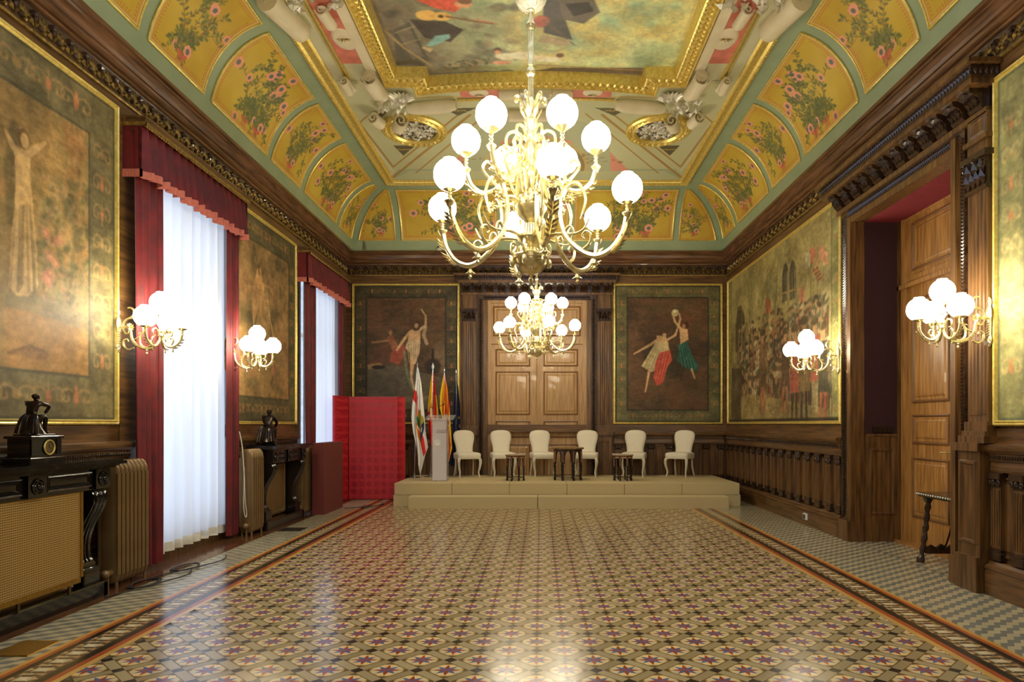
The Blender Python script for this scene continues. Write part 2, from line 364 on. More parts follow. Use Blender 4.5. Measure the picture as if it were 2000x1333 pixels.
    def age(s, lo=.8, hi=1.16, seed=5, blur=2):
        for _ in range(blur):
            A = s.I; B = A.copy(); B[1:-1, 1:-1] = (A[1:-1, 1:-1]*4+A[:-2, 1:-1]+A[2:, 1:-1]+A[1:-1, :-2]+A[1:-1, 2:])/8; s.I = B
        H, Wd = s.H, s.W; m = lambda sc: (max(1, int((s.v1-s.v0)/sc)), max(1, int((s.u1-s.u0)/sc)))
        n = .5*fbm(H, Wd, *m(.35), 4, seed)+.3*fbm(H, Wd, *m(.07), 3, seed+1)+.2*fbm(H, Wd, *m(.03), 2, seed+2)
        n = np.clip((n-.3)/.4, 0, 1); s.I = s.I*(lo+(hi-lo)*n)[..., None]
    # small ornament along a border band
    def scrolls(s, u0, u1, v0, v1, col, n, vert=False, acc=None):
        R = random.Random(s.seed+int(u0*100)+n)
        for k in range(n):
            t = (k+.5)/n
            if vert: cu, cv, sz = (u0+u1)/2, v0+(v1-v0)*t, min(abs(u1-u0), abs(v1-v0)/n)
            else: cu, cv, sz = u0+(u1-u0)*t, (v0+v1)/2, min(abs(v1-v0), abs(u1-u0)/n)
            kind = k % 3
            for sg in (-1, 1):
                pts = []
                for q in range(14):
                    th = q/13*2.2*PI; r = sz*.28*(1-q/15)
                    a, b = r*math.cos(th), r*math.sin(th)
                    if vert: pts.append((cu+sg*(sz*.26-a), cv+b*1.3))
                    else: pts.append((cu+sg*(sz*.3-a)*1.25, cv+b))
                s.line(pts, sz*.06, col, .8)
                for q in (3, 7, 10): s.ell(pts[q][0], pts[q][1], sz*.07, sz*.035, col, R.uniform(0, 3), a=.7)
            if kind == 0:
                s.ell(cu, cv, sz*.1, sz*.2, acc or col, a=.85); s.ell(cu, cv+sz*.24, sz*.07, sz*.07, acc or col, a=.85)
            elif kind == 1: s.ell(cu, cv, sz*.16, sz*.12, col, a=.8)
            else:
                s.line([(cu, cv-sz*.35), (cu, cv+sz*.35)], sz*.06, col, .8); s.ell(cu, cv, sz*.11, sz*.16, acc or col, a=.8)
    def figure(s, u, v, h, skin, robe, lean=0, arms=((-.3, .2), (.25, .25)), robe2=None, hair=(70, 45, 25), robetop=.5, spread=.16):
        k = h; hd = (u+lean*h*.5, v+h*.93)
        hip = (u+lean*h*.1, v+h*.5); sh = (u+lean*h*.38, v+h*.8)
        s.line([(u-.05*k, v), (hip[0]-.02*k, hip[1])], [.04*k, .1*k], skin); s.line([(u+.07*k, v+.02*k), (hip[0]+.03*k, hip[1])], [.04*k, .1*k], skin)
        s.line([hip, sh], [.15*k, .17*k], skin); s.line([sh, hd], [.06*k, .05*k], skin)
        for i, (ax, ay) in enumerate(arms):
            sg = -1 if i == 0 else 1; a0 = (sh[0]+sg*.07*k, sh[1]-.01*k); a2 = (a0[0]+ax*k, a0[1]+ay*k); a1 = ((a0[0]+a2[0])/2+sg*.02*k, (a0[1]+a2[1])/2-.03*k)
            s.line([a0, a1, a2], [.055*k, .045*k, .03*k], skin)
        s.ell(hd[0], hd[1]+.015*k, .055*k, .065*k, hair); s.ell(hd[0]+.008*k, hd[1]-.005*k, .04*k, .052*k, skin)
        tz = v+h*robetop; w = spread*k
        rp = [(hip[0]-.08*k, tz+.28*k*(robetop > .45)), (hip[0]+.09*k, tz+.25*k*(robetop > .45)), (hip[0]+.1*k, hip[1]), (u+w, v+.2*k), (u+w*.8, v+.12*k), (u, v+.16*k), (u-w, v+.12*k), (hip[0]-.11*k, hip[1])]
        s.poly(rp, robe)
        R = random.Random(int(u*999)); dk = tuple(c*.62 for c in robe); lt = tuple(min(255, c*1.25) for c in robe)
        for q in range(9):
            t = R.uniform(-1, 1); s.line([(hip[0]+t*.07*k, hip[1]+R.uniform(-.03, .1)*k), (u+t*w*.8, v+R.uniform(.16, .26)*k)], [.008*k, .02*k], dk if q % 2 else lt, .6)
        if robe2:
            s.poly([(hip[0]+.02*k, hip[1]+.08*k), (hip[0]+.14*k, hip[1]+.02*k), (u+w*1.1, v+.3*k), (u+w*.5, v-.02*k), (u+.02*k, v+.1*k)], robe2)
    def mesh(s, name, fn, m, parent=None, mask=None):
        X, Y, Z = fn(s.U, s.Vv); return gridmesh(name, X, Y, Z, np.clip(s.I, 0, 255), m, parent, mask)
def gridmesh(name, X, Y, Z, col, m, parent=None, mask=None, smooth=True):
    H, Wd = X.shape; me = bpy.data.meshes.new(name); n = H*Wd
    co = np.stack([X, Y, Z], -1).reshape(-1, 3).astype(np.float32)
    i = np.arange((H-1)*(Wd-1)); r = i//(Wd-1); c = i % (Wd-1); a = r*Wd+c
    q = np.stack([a, a+1, a+Wd+1, a+Wd], -1)
    if mask is not None:
        mk = mask.reshape(-1); q = q[mk[q].all(1)]
        used = np.unique(q); re = -np.ones(n, int); re[used] = np.arange(len(used)); q = re[q]; co = co[used]
        if col is not None: col = col.reshape(-1, 3)[used]
        n = len(used)
    q = q.astype(np.int32)
    me.vertices.add(n); me.vertices.foreach_set('co', co.ravel()); me.loops.add(q.size); me.loops.foreach_set('vertex_index', q.ravel())
    me.polygons.add(len(q)); me.polygons.foreach_set('loop_start', np.arange(0, q.size, 4, dtype=np.int32))
    try: me.polygons.foreach_set('loop_total', np.full(len(q), 4, np.int32))
    except Exception: pass
    me.update(calc_edges=True)
    if smooth: me.polygons.foreach_set('use_smooth', np.ones(len(q), bool))
    if col is not None:
        at = me.color_attributes.new('Col', 'BYTE_COLOR', 'POINT'); cc = np.ones((n, 4), np.float32); cc[:, :3] = col.reshape(-1, 3)/255
        at.data.foreach_set('color_srgb', cc.ravel())
    me.materials.append(m); me.validate(); me.update()
    o = bpy.data.objects.new(name, me); C.objects.link(o)
    if parent: o.parent = parent
    return o
# pixel -> wall / ceiling coordinates (used to lay pictures out)
def pl(px, py): d = -XL*F/(1056-px); return d, 1.43+(829-py)*d/F
def pr(px, py): d = XR*F/(px-1056); return d, 1.43+(829-py)*d/F
def pb(px, py): return (px-1056)*YB/F, 1.43+(829-py)*YB/F
def pc(px, py, h=4.56): d = h*F/(829-py); return (px-1056)*d/F, d
#==PART2==
# ================================================================== FLOOR
def lin(c): return s2l(c)
DY0_ = 6.12
def build_floor():
    R = random.Random(4); mb = MB()
    def jit(c, a=.07):
        k = 1+R.uniform(-a, a); return tuple(min(1, x*k) for x in lin(c))
    def q(pts, z, c, a=.07): mb.add([(x, y, z) for x, y in pts], [tuple(range(len(pts)))], 0, jit(c, a))
    TAN, TAN2, BRN, DRK, YEL, CRM, BLU, RED = (170, 152, 112), (154, 136, 96), (102, 84, 52), (44, 36, 26), (190, 152, 84), (206, 188, 142), (88, 98, 134), (150, 66, 48)
    h = .1735; a = h*math.sqrt(2); sh = .030; qh = a/2-sh; r2 = math.sqrt(.5)
    bi, bo = 2.60, 3.03; y0f, y1f = YF+.95, YB-.95
    def P(c, x, y): return (c[0]+(x-y)*r2, c[1]+(x+y)*r2)
    n = 60
    for i in range(-n, n):
        for j in range(-n, n):
            c = (-.1985+(i-j)*h, 3.963+(i+j)*h)
            if abs(c[0]-CX) > bi+.06 or c[1] < y0f or c[1] > y1f: continue
            far = c[1] > 9.5
            q([P(c, -qh, -qh), P(c, qh, -qh), P(c, qh, qh), P(c, -qh, qh)], 0, YEL)
            q([P(c, qh, -qh), P(c, qh+2*sh, -qh), P(c, qh+2*sh, qh), P(c, qh, qh)], 0, TAN)
            q([P(c, -qh, qh), P(c, qh, qh), P(c, qh, qh+2*sh), P(c, -qh, qh+2*sh)], 0, TAN2)
            q([P(c, qh, qh), P(c, qh+2*sh, qh), P(c, qh+2*sh, qh+2*sh), P(c, qh, qh+2*sh)], 0, DRK)
            t = .42*qh
            for sx in (-1, 1):
                for sy in (-1, 1):
                    q([P(c, sx*qh, sy*qh), P(c, sx*(qh-t*1.25), sy*qh), P(c, sx*qh, sy*(qh-t*1.25))], .0004, BRN)
            e = .006
            for k in range(4):
                ca, sa = round(math.cos(k*PI/2)), round(math.sin(k*PI/2))
                def rt(x, y): return P(c, x*ca-y*sa, x*sa+y*ca)
                q([rt(qh-e, -qh), rt(qh, -qh), rt(qh, qh), rt(qh-e, qh)], .0005, BRN)
            Rr = qh*.98; ri = qh*.42
            for k in range(8):
                th = k*PI/4+PI/8*0; tp = (Rr*(1 if k % 2 == 0 else 1.08))
                def pol(r, t2): return P(c, r*math.cos(t2), r*math.sin(t2))
                q([pol(.0001, th), pol(ri, th-PI/8), pol(tp*.88, th), pol(ri, th+PI/8)], .0008, BLU if k % 2 == 0 else RED, .15)
                q([pol(tp*.88, th), pol(ri, th+PI/8), pol(Rr*.95, th+PI/4), pol(Rr*1.02, th+PI/8)], .0007, CRM if (k//2) % 2 else (228, 198, 136), .06)
    # border bands
    def band(o0, o1, c, z=.0012):
        for x0, x1 in ((CX-o1, CX-o0), (CX+o0, CX+o1)):
            y = YF+.5
            while y < YB-.5:
                q([(x0, y), (x1, y), (x1, y+.2), (x0, y+.2)], z, c, .08); y += .2
    band(2.60, 2.645, (200, 158, 84)); band(2.645, 2.69, (168, 84, 44)); band(2.69, 2.745, (52, 44, 32)); band(2.745, 2.915, (104, 84, 56))
    band(2.915, 2.96, (44, 36, 26)); band(2.96, 2.995, (170, 88, 42)); band(2.995, 3.03, (206, 152, 72))
    y = YF+.5
    while y < YB-.5:
        for sg in (-1, 1):
            x = CX+sg*2.83; s = .043
            q([(x-s, y-s), (x-.012, y-.008), (x-s, y+s)], .0018, (206, 188, 146)); q([(x+s, y-s), (x+.012, y+.008), (x+s, y+s)], .0018, (206, 188, 146))
            q([(x-s, y-.028), (x+s, y-.028), (x+s, y+.028), (x-s, y+.028)], .0016, (222, 206, 166))
            for dx in (-.064, .064):
                q([(x+dx-.02, y-.03), (x+dx+.02, y), (x+dx-.02, y+.03)], .0016, (190, 156, 104))
            q([(x-.07, y+.072-.02), (x+.01, y+.072), (x-.07, y+.072+.022)], .0016, (188, 160, 112)); q([(x+.07, y+.072-.022), (x-.01, y+.072+.006), (x+.07, y+.072+.02)], .0016, (176, 140, 92))
            q([(x-.03, y+.06), (x+.02, y+.072), (x-.02, y+.088)], .0017, (206, 188, 146))
        y += .145
    # outer rhombus zone
    for sg in (-1, 1):
        x0, x1 = (CX-3.74, CX-3.03) if sg < 0 else (CX+3.03, XR-.02)
        if sg < 0: x0 = -3.53
        cw, chh = .088, .066
        for r in range(int((YB-YF)/chh)):
            y = YF+r*chh; x = x0-cw*2; k = r % 2; lean = cw*.45
            while x < x1:
                if x+cw+lean > x0:
                    c = ((184, 170, 132) if k % 2 == 0 else (122, 122, 110)); cl = lambda t: min(max(t, x0), x1)
                    q([(cl(x), y), (cl(x+cw), y), (cl(x+cw+lean), y+chh), (cl(x+lean), y+chh)], 0, c, .07)
                x += cw; k += 1
    if True:  # recess in front of the right hand door
        for r in range(34):
            y = DY0_+r*.066; x = XR-.02-.09; k = r % 2
            while x < XR+.6:
                if x > XR-.1: q([(max(x, XR-.02), y), (x+.088, y), (x+.088+.04, y+.066), (max(x+.04, XR-.02), y+.066)], 0, (184, 170, 132) if k % 2 == 0 else (122, 122, 110))
                x += .088; k += 1
    o = mb.build('floor', M['tiles'], fix=False); tag(o, 'patterned star tile floor', kind='structure')
    b = MB(); b.box(XL-.3, XR+.8, YF-.3, YB+.3, -.2, -.003); p = b.build('floor_bed', M['seam'], o)
    s = MB(); s.box(XL, -3.53, YF, YB, -.002, .003); s.build('brown_edge_strip', M['strip'], o)
    return o
build_floor()
# ================================================================== WALLS
def struct(o, label=None): return tag(o, label, kind='structure')
wl = MB(); ys = [YF-.3]
for a, b in WIN: ys += [a, b]
ys.append(YB+.3)
for i in range(0, len(ys), 2): wl.box(XL-.4, XL, ys[i], ys[i+1], -.1, 6.3)
for a, b in WIN: wl.box(XL-.4, XL, a, b, 4.02, 6.3); wl.box(XL-.4, XL, a, b, -.1, .12)
WL = struct(wl.build('wall_left', M['wood']), 'panelled walnut window wall')
wr = MB(); DY0, DY1, DZ = 6.19, 8.32, 3.92
wr.box(XR, XR+.7, YF-.3, DY0, -.1, 6.3); wr.box(XR, XR+.7, DY1, YB+.3, -.1, 6.3); wr.box(XR, XR+.7, DY0, DY1, DZ, 6.3)
WR = struct(wr.build('wall_right', M['wood']), 'panelled walnut wall with deep doorway')
bk = MB(); bk.box(XL, -1.10, YB, YB+.3, -.1, 6.3); bk.box(.945, XR, YB, YB+.3, -.1, 6.3); bk.box(-1.10, .945, YB, YB+.3, 4.0, 6.3)
WB = struct(bk.build('wall_back', M['wood']), 'panelled walnut end wall')
fr = MB(); fr.box(XL, XR, YF-.3, YF, -.1, 6.3); struct(fr.build('wall_front', M['wood']))
# windows
for n, (a, b) in enumerate(WIN):
    m = MB(); x0, x1 = XL-.3, XL-.22
    m.box(x0, x1, a, a+.07, .12, 4.02); m.box(x0, x1, b-.07, b, .12, 4.02); m.box(x0, x1, a, b, 3.94, 4.02); m.box(x0, x1, a, b, .12, .3)
    m.box(x0, x1, (a+b)/2-.05, (a+b)/2+.05, .12, 4.0); m.box(x0, x1, a, b, 2.95, 3.03)
    w = struct(m.build('window_%d' % (n+1), M['white']), 'tall casement window behind the sheer curtain')
    g = MB(); g.box(XL-.265, XL-.26, a+.05, b-.05, .25, 3.98); g.build('pane', M['glass'], w)
# ------------------------------------------------------------------ cornice (mitred round the room)
def rectloop(o, z): return [V((XL+o, YF+o, z)), V((XR-o, YF+o, z)), V((XR-o, YB-o, z)), V((XL+o, YB-o, z))]
sides = {'front': (0, 1), 'right': (1, 2), 'back': (2, 3), 'left': (3, 0)}
def mitred(prof, side, name, m, parent=None, smooth=False):
    mb = MB(); a, b = sides[side]
    L = [[rectloop(o, z)[a], rectloop(o, z)[b]] for o, z in prof]; mb.loft(L, False, False)
    return mb.build(name, m, parent, smooth, fix=False)
CORN = [(0, 4.30), (.025, 4.30), (.025, 4.455), (.03, 4.455)]
BEADP = [(.025, 4.455), (.05, 4.457), (.055, 4.47), (.05, 4.483), (.03, 4.485)]
FRZ = [(.03, 4.485), (.03, 4.675)]
CROWN = [(.03, 4.675), (.055, 4.68), (.06, 4.70), (.05, 4.715), (.075, 4.72), (.09, 4.735), (.09, 4.77), (.11, 4.775), (.13, 4.80), (.15, 4.85), (.165, 4.86), (.165, 4.88), (.19, 4.89), (.19, 4.93), (.15, 4.945), (.0, 4.95)]
for i, sd in enumerate(('back', 'left', 'right', 'front')):
    mm, mc = (M['wood_x'], M['crown_x']) if sd in ('back', 'front') else (M['wood_h'], M['crown'])
    t = struct(mitred(CORN, sd, 'trim_%d' % (i+1), mm), 'walnut cornice, %s side' % sd)
    mitred(BEADP, sd, 'gilt_bead', M['giltdark'], t); mitred(CROWN, sd, 'crown_moulding', mc, t)
    f = mitred(FRZ, sd, 'carved_frieze', M['carve'], t)
    if sd == 'front': continue
    O, U, Z, N = wf(sd); s0, s1 = (XL+.1, XR-.1) if sd == 'back' else (3.2, YB-.1)
    mb = MB(); s = s0; k = 0; step = .135
    while s < s1:
        c = O+U*s+N*.032+Z*4.58
        if k % 2 == 0:
            for an in (-.9, -.45, 0, .45, .9): mb.petal(c-Z*.06, Z*math.cos(an)+U*math.sin(an), N, .125-.02*abs(an), .035, .028, 0 if abs(an) > .6 else 1)
            mb.dome(c-Z*.06, U, Z, N, .018, .018, .03, 6, 1)
        else:
            for sg in (-1, 1):
                mb.petal(c-Z*.07+U*sg*.005, Z*.8+U*sg*.5, N, .1, .035, .026, 1); mb.petal(c+Z*.07, -Z*.75+U*sg*.6, N, .085, .03, .03, 0)
            mb.dome(c, U, Z, N, .022, .03, .034, 6, 0)
        s += step/1.35; k += 1
    mb.build('acanthus_relief', [M['carve'], M['giltdark']], t)
# ================================================================== CEILING
from mathutils.geometry import tessellate_polygon
YC = 4.66
def outline(hx, yc, nx, yn, ym, na=16):
    up = [(hx, yc), (nx, yc), (nx, yn)]+[(nx*(1-2*k/na), yn-(yn-ym)*(1-(1-2*k/na)**2)) for k in range(1, na)]+[(-nx, yn), (-nx, yc), (-hx, yc)]
    lo = [(x, 2*YC-y) for x, y in reversed(up)]
    return [(CX+x, y) for x, y in up+lo]
OUT = outline(2.02, 9.13, 1.65, 9.37, 9.15); INN = outline(1.815, 8.93, 1.425, 9.17, 9.05)
COR = 1.09; ZS, ZC = 4.93, 5.99
rim = rectloop(COR, ZC)
lp1 = [V(p) for p in rim]; lp2 = [V((x, y, ZC)) for x, y in OUT]
tri = tessellate_polygon([lp1, lp2]); allp = lp1+lp2
mb = MB(); mb.add(allp, tri)
CE = struct(mb.build('ceiling', M['pale'], fix=False), 'coved and painted ceiling')
def cove(o): pass
def co(th, e=0.0): return COR-.94*math.cos(th)+e*math.cos(th), ZS+1.06*math.sin(th)-e*math.sin(th)
for sd in sides:
    mitred([co(math.radians(t)) for t in range(0, 91, 5)], sd, 'cove', M['green'], CE, smooth=60)
rb = MB()
for sd in sides:
    pass
def rimtrim(o0, z0, r, m, name, bead=False):
    for sd, (a, b) in sides.items():
        mbb = MB(); L = rectloop(o0, z0); A, B = L[a], L[b]
        if not bead: mbb.tube([A, B], r, 6)
        else:
            n = int((B-A).length/.05)
            for k in range(n):
                p = A+(B-A)*(k+.5)/n
                if p.y < 6.6: continue
                mbb.ball(p, r, 6, 4)
            if not mbb.v: continue
        mbb.build(name, m, CE, True)
for sd in sides:
    mitred([(1.04, 5.985), (1.05, 5.955), (1.09, 5.94), (1.12, 5.965), (1.16, 5.97), (1.20, 5.95), (1.24, 5.985)], sd, 'gilt_rim_moulding', M['gilt'], CE)
rimtrim(1.075, 5.948, .022, M['gilt'], 'gilt_bead_string', True)
rimtrim(1.20, 5.955, .016, M['gilt'], 'gilt_rope', False)
# cove panels -----------------------------------------------------
def bouquet(P, w, h, seed, ox=0, small=False):
    R = random.Random(seed); G = [(104, 112, 62), (88, 100, 58), (124, 122, 66)]; ST = (140, 92, 50); PK = (232, 158, 128); BL = (104, 112, 104)
    sc = min(w, h)
    def vine(x, y, an, L, curl, wd, depth):
        pts = [(x, y)]; n = 14
        for k in range(n):
            an += curl/n*(1+k*.12); x += math.cos(an)*L/n; y += math.sin(an)*L/n
            if not (.05*w < x < .95*w and .06*h < y < .94*h): break
            pts.append((x, y))
            if k > 1:
                for sg in (-1, 1):
                    if R.random() < .6:
                        la = an+sg*R.uniform(.6, 1.2); ll = sc*R.uniform(.022, .045)
                        P.ell(x+math.cos(la)*ll, y+math.sin(la)*ll, ll*.8, ll*.36, R.choice(G), la, a=.9)
        if len(pts) > 1: P.line(pts, wd*.8, R.choice([ST, G[0]]), .85)
        if depth and len(pts) > 6:
            for q in (len(pts)//3, len(pts)*2//3): vine(pts[q][0], pts[q][1], an+R.choice((-1, 1))*R.uniform(.7, 1.5)-curl*.4, L*.5, -curl*1.1*R.choice((1, -1)), wd*.7, depth-1)
        ex, ey = pts[-1]
        if R.random() < (.8 if depth else .16):
            fr_ = sc*R.uniform(.045, .068)
            for k in range(7): P.ell(ex+math.cos(k*.9)*fr_*.7, ey+math.sin(k*.9)*fr_*.7, fr_*.45, fr_*.4, PK)
            P.ell(ex, ey, fr_*.5, fr_*.5, BL)
    x0 = w*(.5+ox); y0 = h*.12
    for an, L, cu in ((1.57, .85, .15), (1.2, .75, -.6), (1.95, .75, .7), (.8, .7, .9), (2.4, .7, -1.0), (.55, .45, 2.6), (2.7, .45, -2.8)):
        vine(x0, y0, an+R.uniform(-.1, .1), sc*L*1.0, cu, sc*.012, 1)
    for k in range(5): P.line([(x0+(k-2)*sc*.012, y0+sc*.03), (x0+(k-2)*sc*.03, y0-sc*.07)], sc*.01, (196, 96, 72))
    for sg in (-1, 1): P.ell(x0+sg*sc*.05, y0+sc*.01, sc*.045, sc*.02, (206, 104, 82), sg*.5)
def cove_panel(sd, s0, s1, seed, corner=None, t0=12, t1=74):
    w = s1-s0; h = 1.16; P = Paint(0, w, 0, h, .0085 if corner is None else .009, (198, 164, 56), seed)
    P.mott([(188, 154, 50), (198, 166, 58), (206, 178, 70)], .4, 4)
    dn = 0
    if corner is None:
        bouquet(P, w, h, seed, 0); 
        if w > 1.35: bouquet(P, w, h, seed+50, R_off(seed))
    else: bouquet(P, w*1.0, h*.9, seed, -.12*corner if sd == 'back' else .0)
    def edges(d):
        return d
    if corner is None:
        for d, c, k in ((.028, (214, 196, 150), 0), (.045, (206, 128, 62), 0)):
            P.line([(d, d), (w-d, d), (w-d, h-d), (d, h-d), (d, d)], .012, c, .9)
        for q in range(int(w/.045)):
            for vv in (.08, h-.08): P.ell(.09+q*.045*(w-.18)/(w), vv, .006, .014, (186, 104, 46), a=.9)
        for q in range(int(h/.045)):
            for uu in (.08, w-.08): P.ell(uu, .09+q*.045*(h-.18)/h, .014, .006, (186, 104, 46), a=.9)
    th = lambda v: np.radians(t0+(t1-t0)*v/h)
    def O_(v): return COR-.94*np.cos(th(v))
    def fn(U_, V_):
        o = O_(V_)+.012*np.cos(th(V_)); z = ZS+1.06*np.sin(th(V_))-.012*np.sin(th(V_)); s = s0+U_
        if sd == 'left': return XL+o, s, z
        if sd == 'right': return XR-o, s, z
        return s, YB-o, z
    mask = None; lim = None
    if corner is not None:
        m = .13
        if sd in ('left', 'right'): lim = lambda v: YB-O_(v)-m; mask = (s0+P.U) <= lim(P.Vv)
        elif corner > 0: lim = lambda v: XR-O_(v)-m; mask = (s0+P.U) <= lim(P.Vv)
        else: lim = lambda v: XL+O_(v)+m; mask = (s0+P.U) >= lim(P.Vv)
        for k in range(30):
            v = .03+k/30*(h-.06); s = float(lim(v))-s0; dd = -.03 if not (sd == 'back' and corner < 0) else .03
            P.line([(s+dd, v), (float(lim(v+h/30))-s0+dd, v+h/30)], .012, (206, 128, 62)); P.ell(s+dd*2.2, v, .012, .006, (186, 104, 46))
        P.line([(0, .03), (w, .03)], .012, (206, 128, 62)); vx = .03 if not (sd == 'back' and corner < 0) else w-.03
        P.line([(vx, .03), (vx, h)], .012, (206, 128, 62))
    p = P.mesh('painted_panel', fn, M['fresco'], CE, mask)
    pts = []
    def pt(s, v):
        X, Y, Z = fn(np.array(s-s0), np.array(v)); return V((float(X), float(Y), float(Z)))
    n = 14
    if corner is None:
        pts = [pt(s0+w*k/6, 0) for k in range(7)]+[pt(s1, h*k/n) for k in range(1, n+1)]+[pt(s1-w*k/6, h) for k in range(1, 7)]+[pt(s0, h-h*k/n) for k in range(1, n+1)]
    else:
        vv = [h*k/n for k in range(n+1)]
        if sd == 'back' and corner < 0:
            vs2 = [v for v in vv if lim(v) <= s1]; pts = [pt(float(lim(v)), v) for v in vs2]+[pt(s1, v) for v in reversed(vs2)]+[pt(float(lim(0)), 0)]
        else:
            vs2 = [v for v in vv if lim(v) >= s0]; pts = [pt(float(lim(v)), v) for v in vs2]+[pt(s0, v) for v in reversed(vs2)]+[pt(float(lim(0)), 0)]
    g = MB(); g.tube(pts, .013, 6); g.build('gilt_edge', M['gilt'], p, True)
def R_off(seed): return .22 if seed % 2 else -.22
for sd in ('left', 'right'):
    for k, (a, b) in enumerate(((4.72, 6.42), (6.59, 7.67), (7.86, 9.43), (9.61, 10.75), (10.95, 12.62))): cove_panel(sd, a, b, 11+k)
    cove_panel(sd, 12.83, 13.62, 31, 1)
for k, (a, b) in enumerate(((-2.80, -.87), (-.73, .55), (.67, 2.66))): cove_panel('back', a, b, 41+k)
cove_panel('back', -3.68, -2.94, 51, -1); cove_panel('back', 2.80, 3.55, 52, 1)
# ceiling frame and picture
fm = MB(); lps = []
for t, z in ((0, 5.992), (0, 5.94), (.06, 5.925), (.14, 5.93), (.18, 5.96), (.3, 5.962), (.5, 5.968), (.7, 5.985), (.76, 5.965), (.86, 5.975), (.92, 6.04), (1, 6.115)):
    lps.append([V((a[0]+(b[0]-a[0])*t, a[1]+(b[1]-a[1])*t, z)) for a, b in zip(OUT, INN)])
fm.loft(lps, True)
FRM = fm.build('gilt_picture_frame', M['gilt'], CE, fix=False)
orn = MB(); mid = [(a[0]*.58+b[0]*.42, a[1]*.58+b[1]*.42) for a, b in zip(OUT, INN)]
for i in range(len(mid)):
    A, B = V((*mid[i], 5.965)), V((*mid[(i+1) % len(mid)], 5.965)); L = (B-A).length
    if max(A.y, B.y) < 6.8: continue
    n = max(1, int(L/.085)); D = (B-A).normalized(); S = D.cross(V((0, 0, 1)))
    for k in range(n):
        c = A+D*L*(k+.5)/n
        if c.y < 6.9: continue
        for sg in (-1, 1):
            orn.petal(c, (S*sg+D*.7).normalized(), (-S*.0+V((0, 0, -1))), .105, .055, .035); orn.petal(c, (S*sg*.9-D*.8+V((0, 0, .2))).normalized(), (0, 0, -1), .09, .045, .03)
        orn.dome(c, D, S, V((0, 0, -1)), .018, .018, .035, 6)
orn.build('leaf_relief', M['gilt'], FRM)
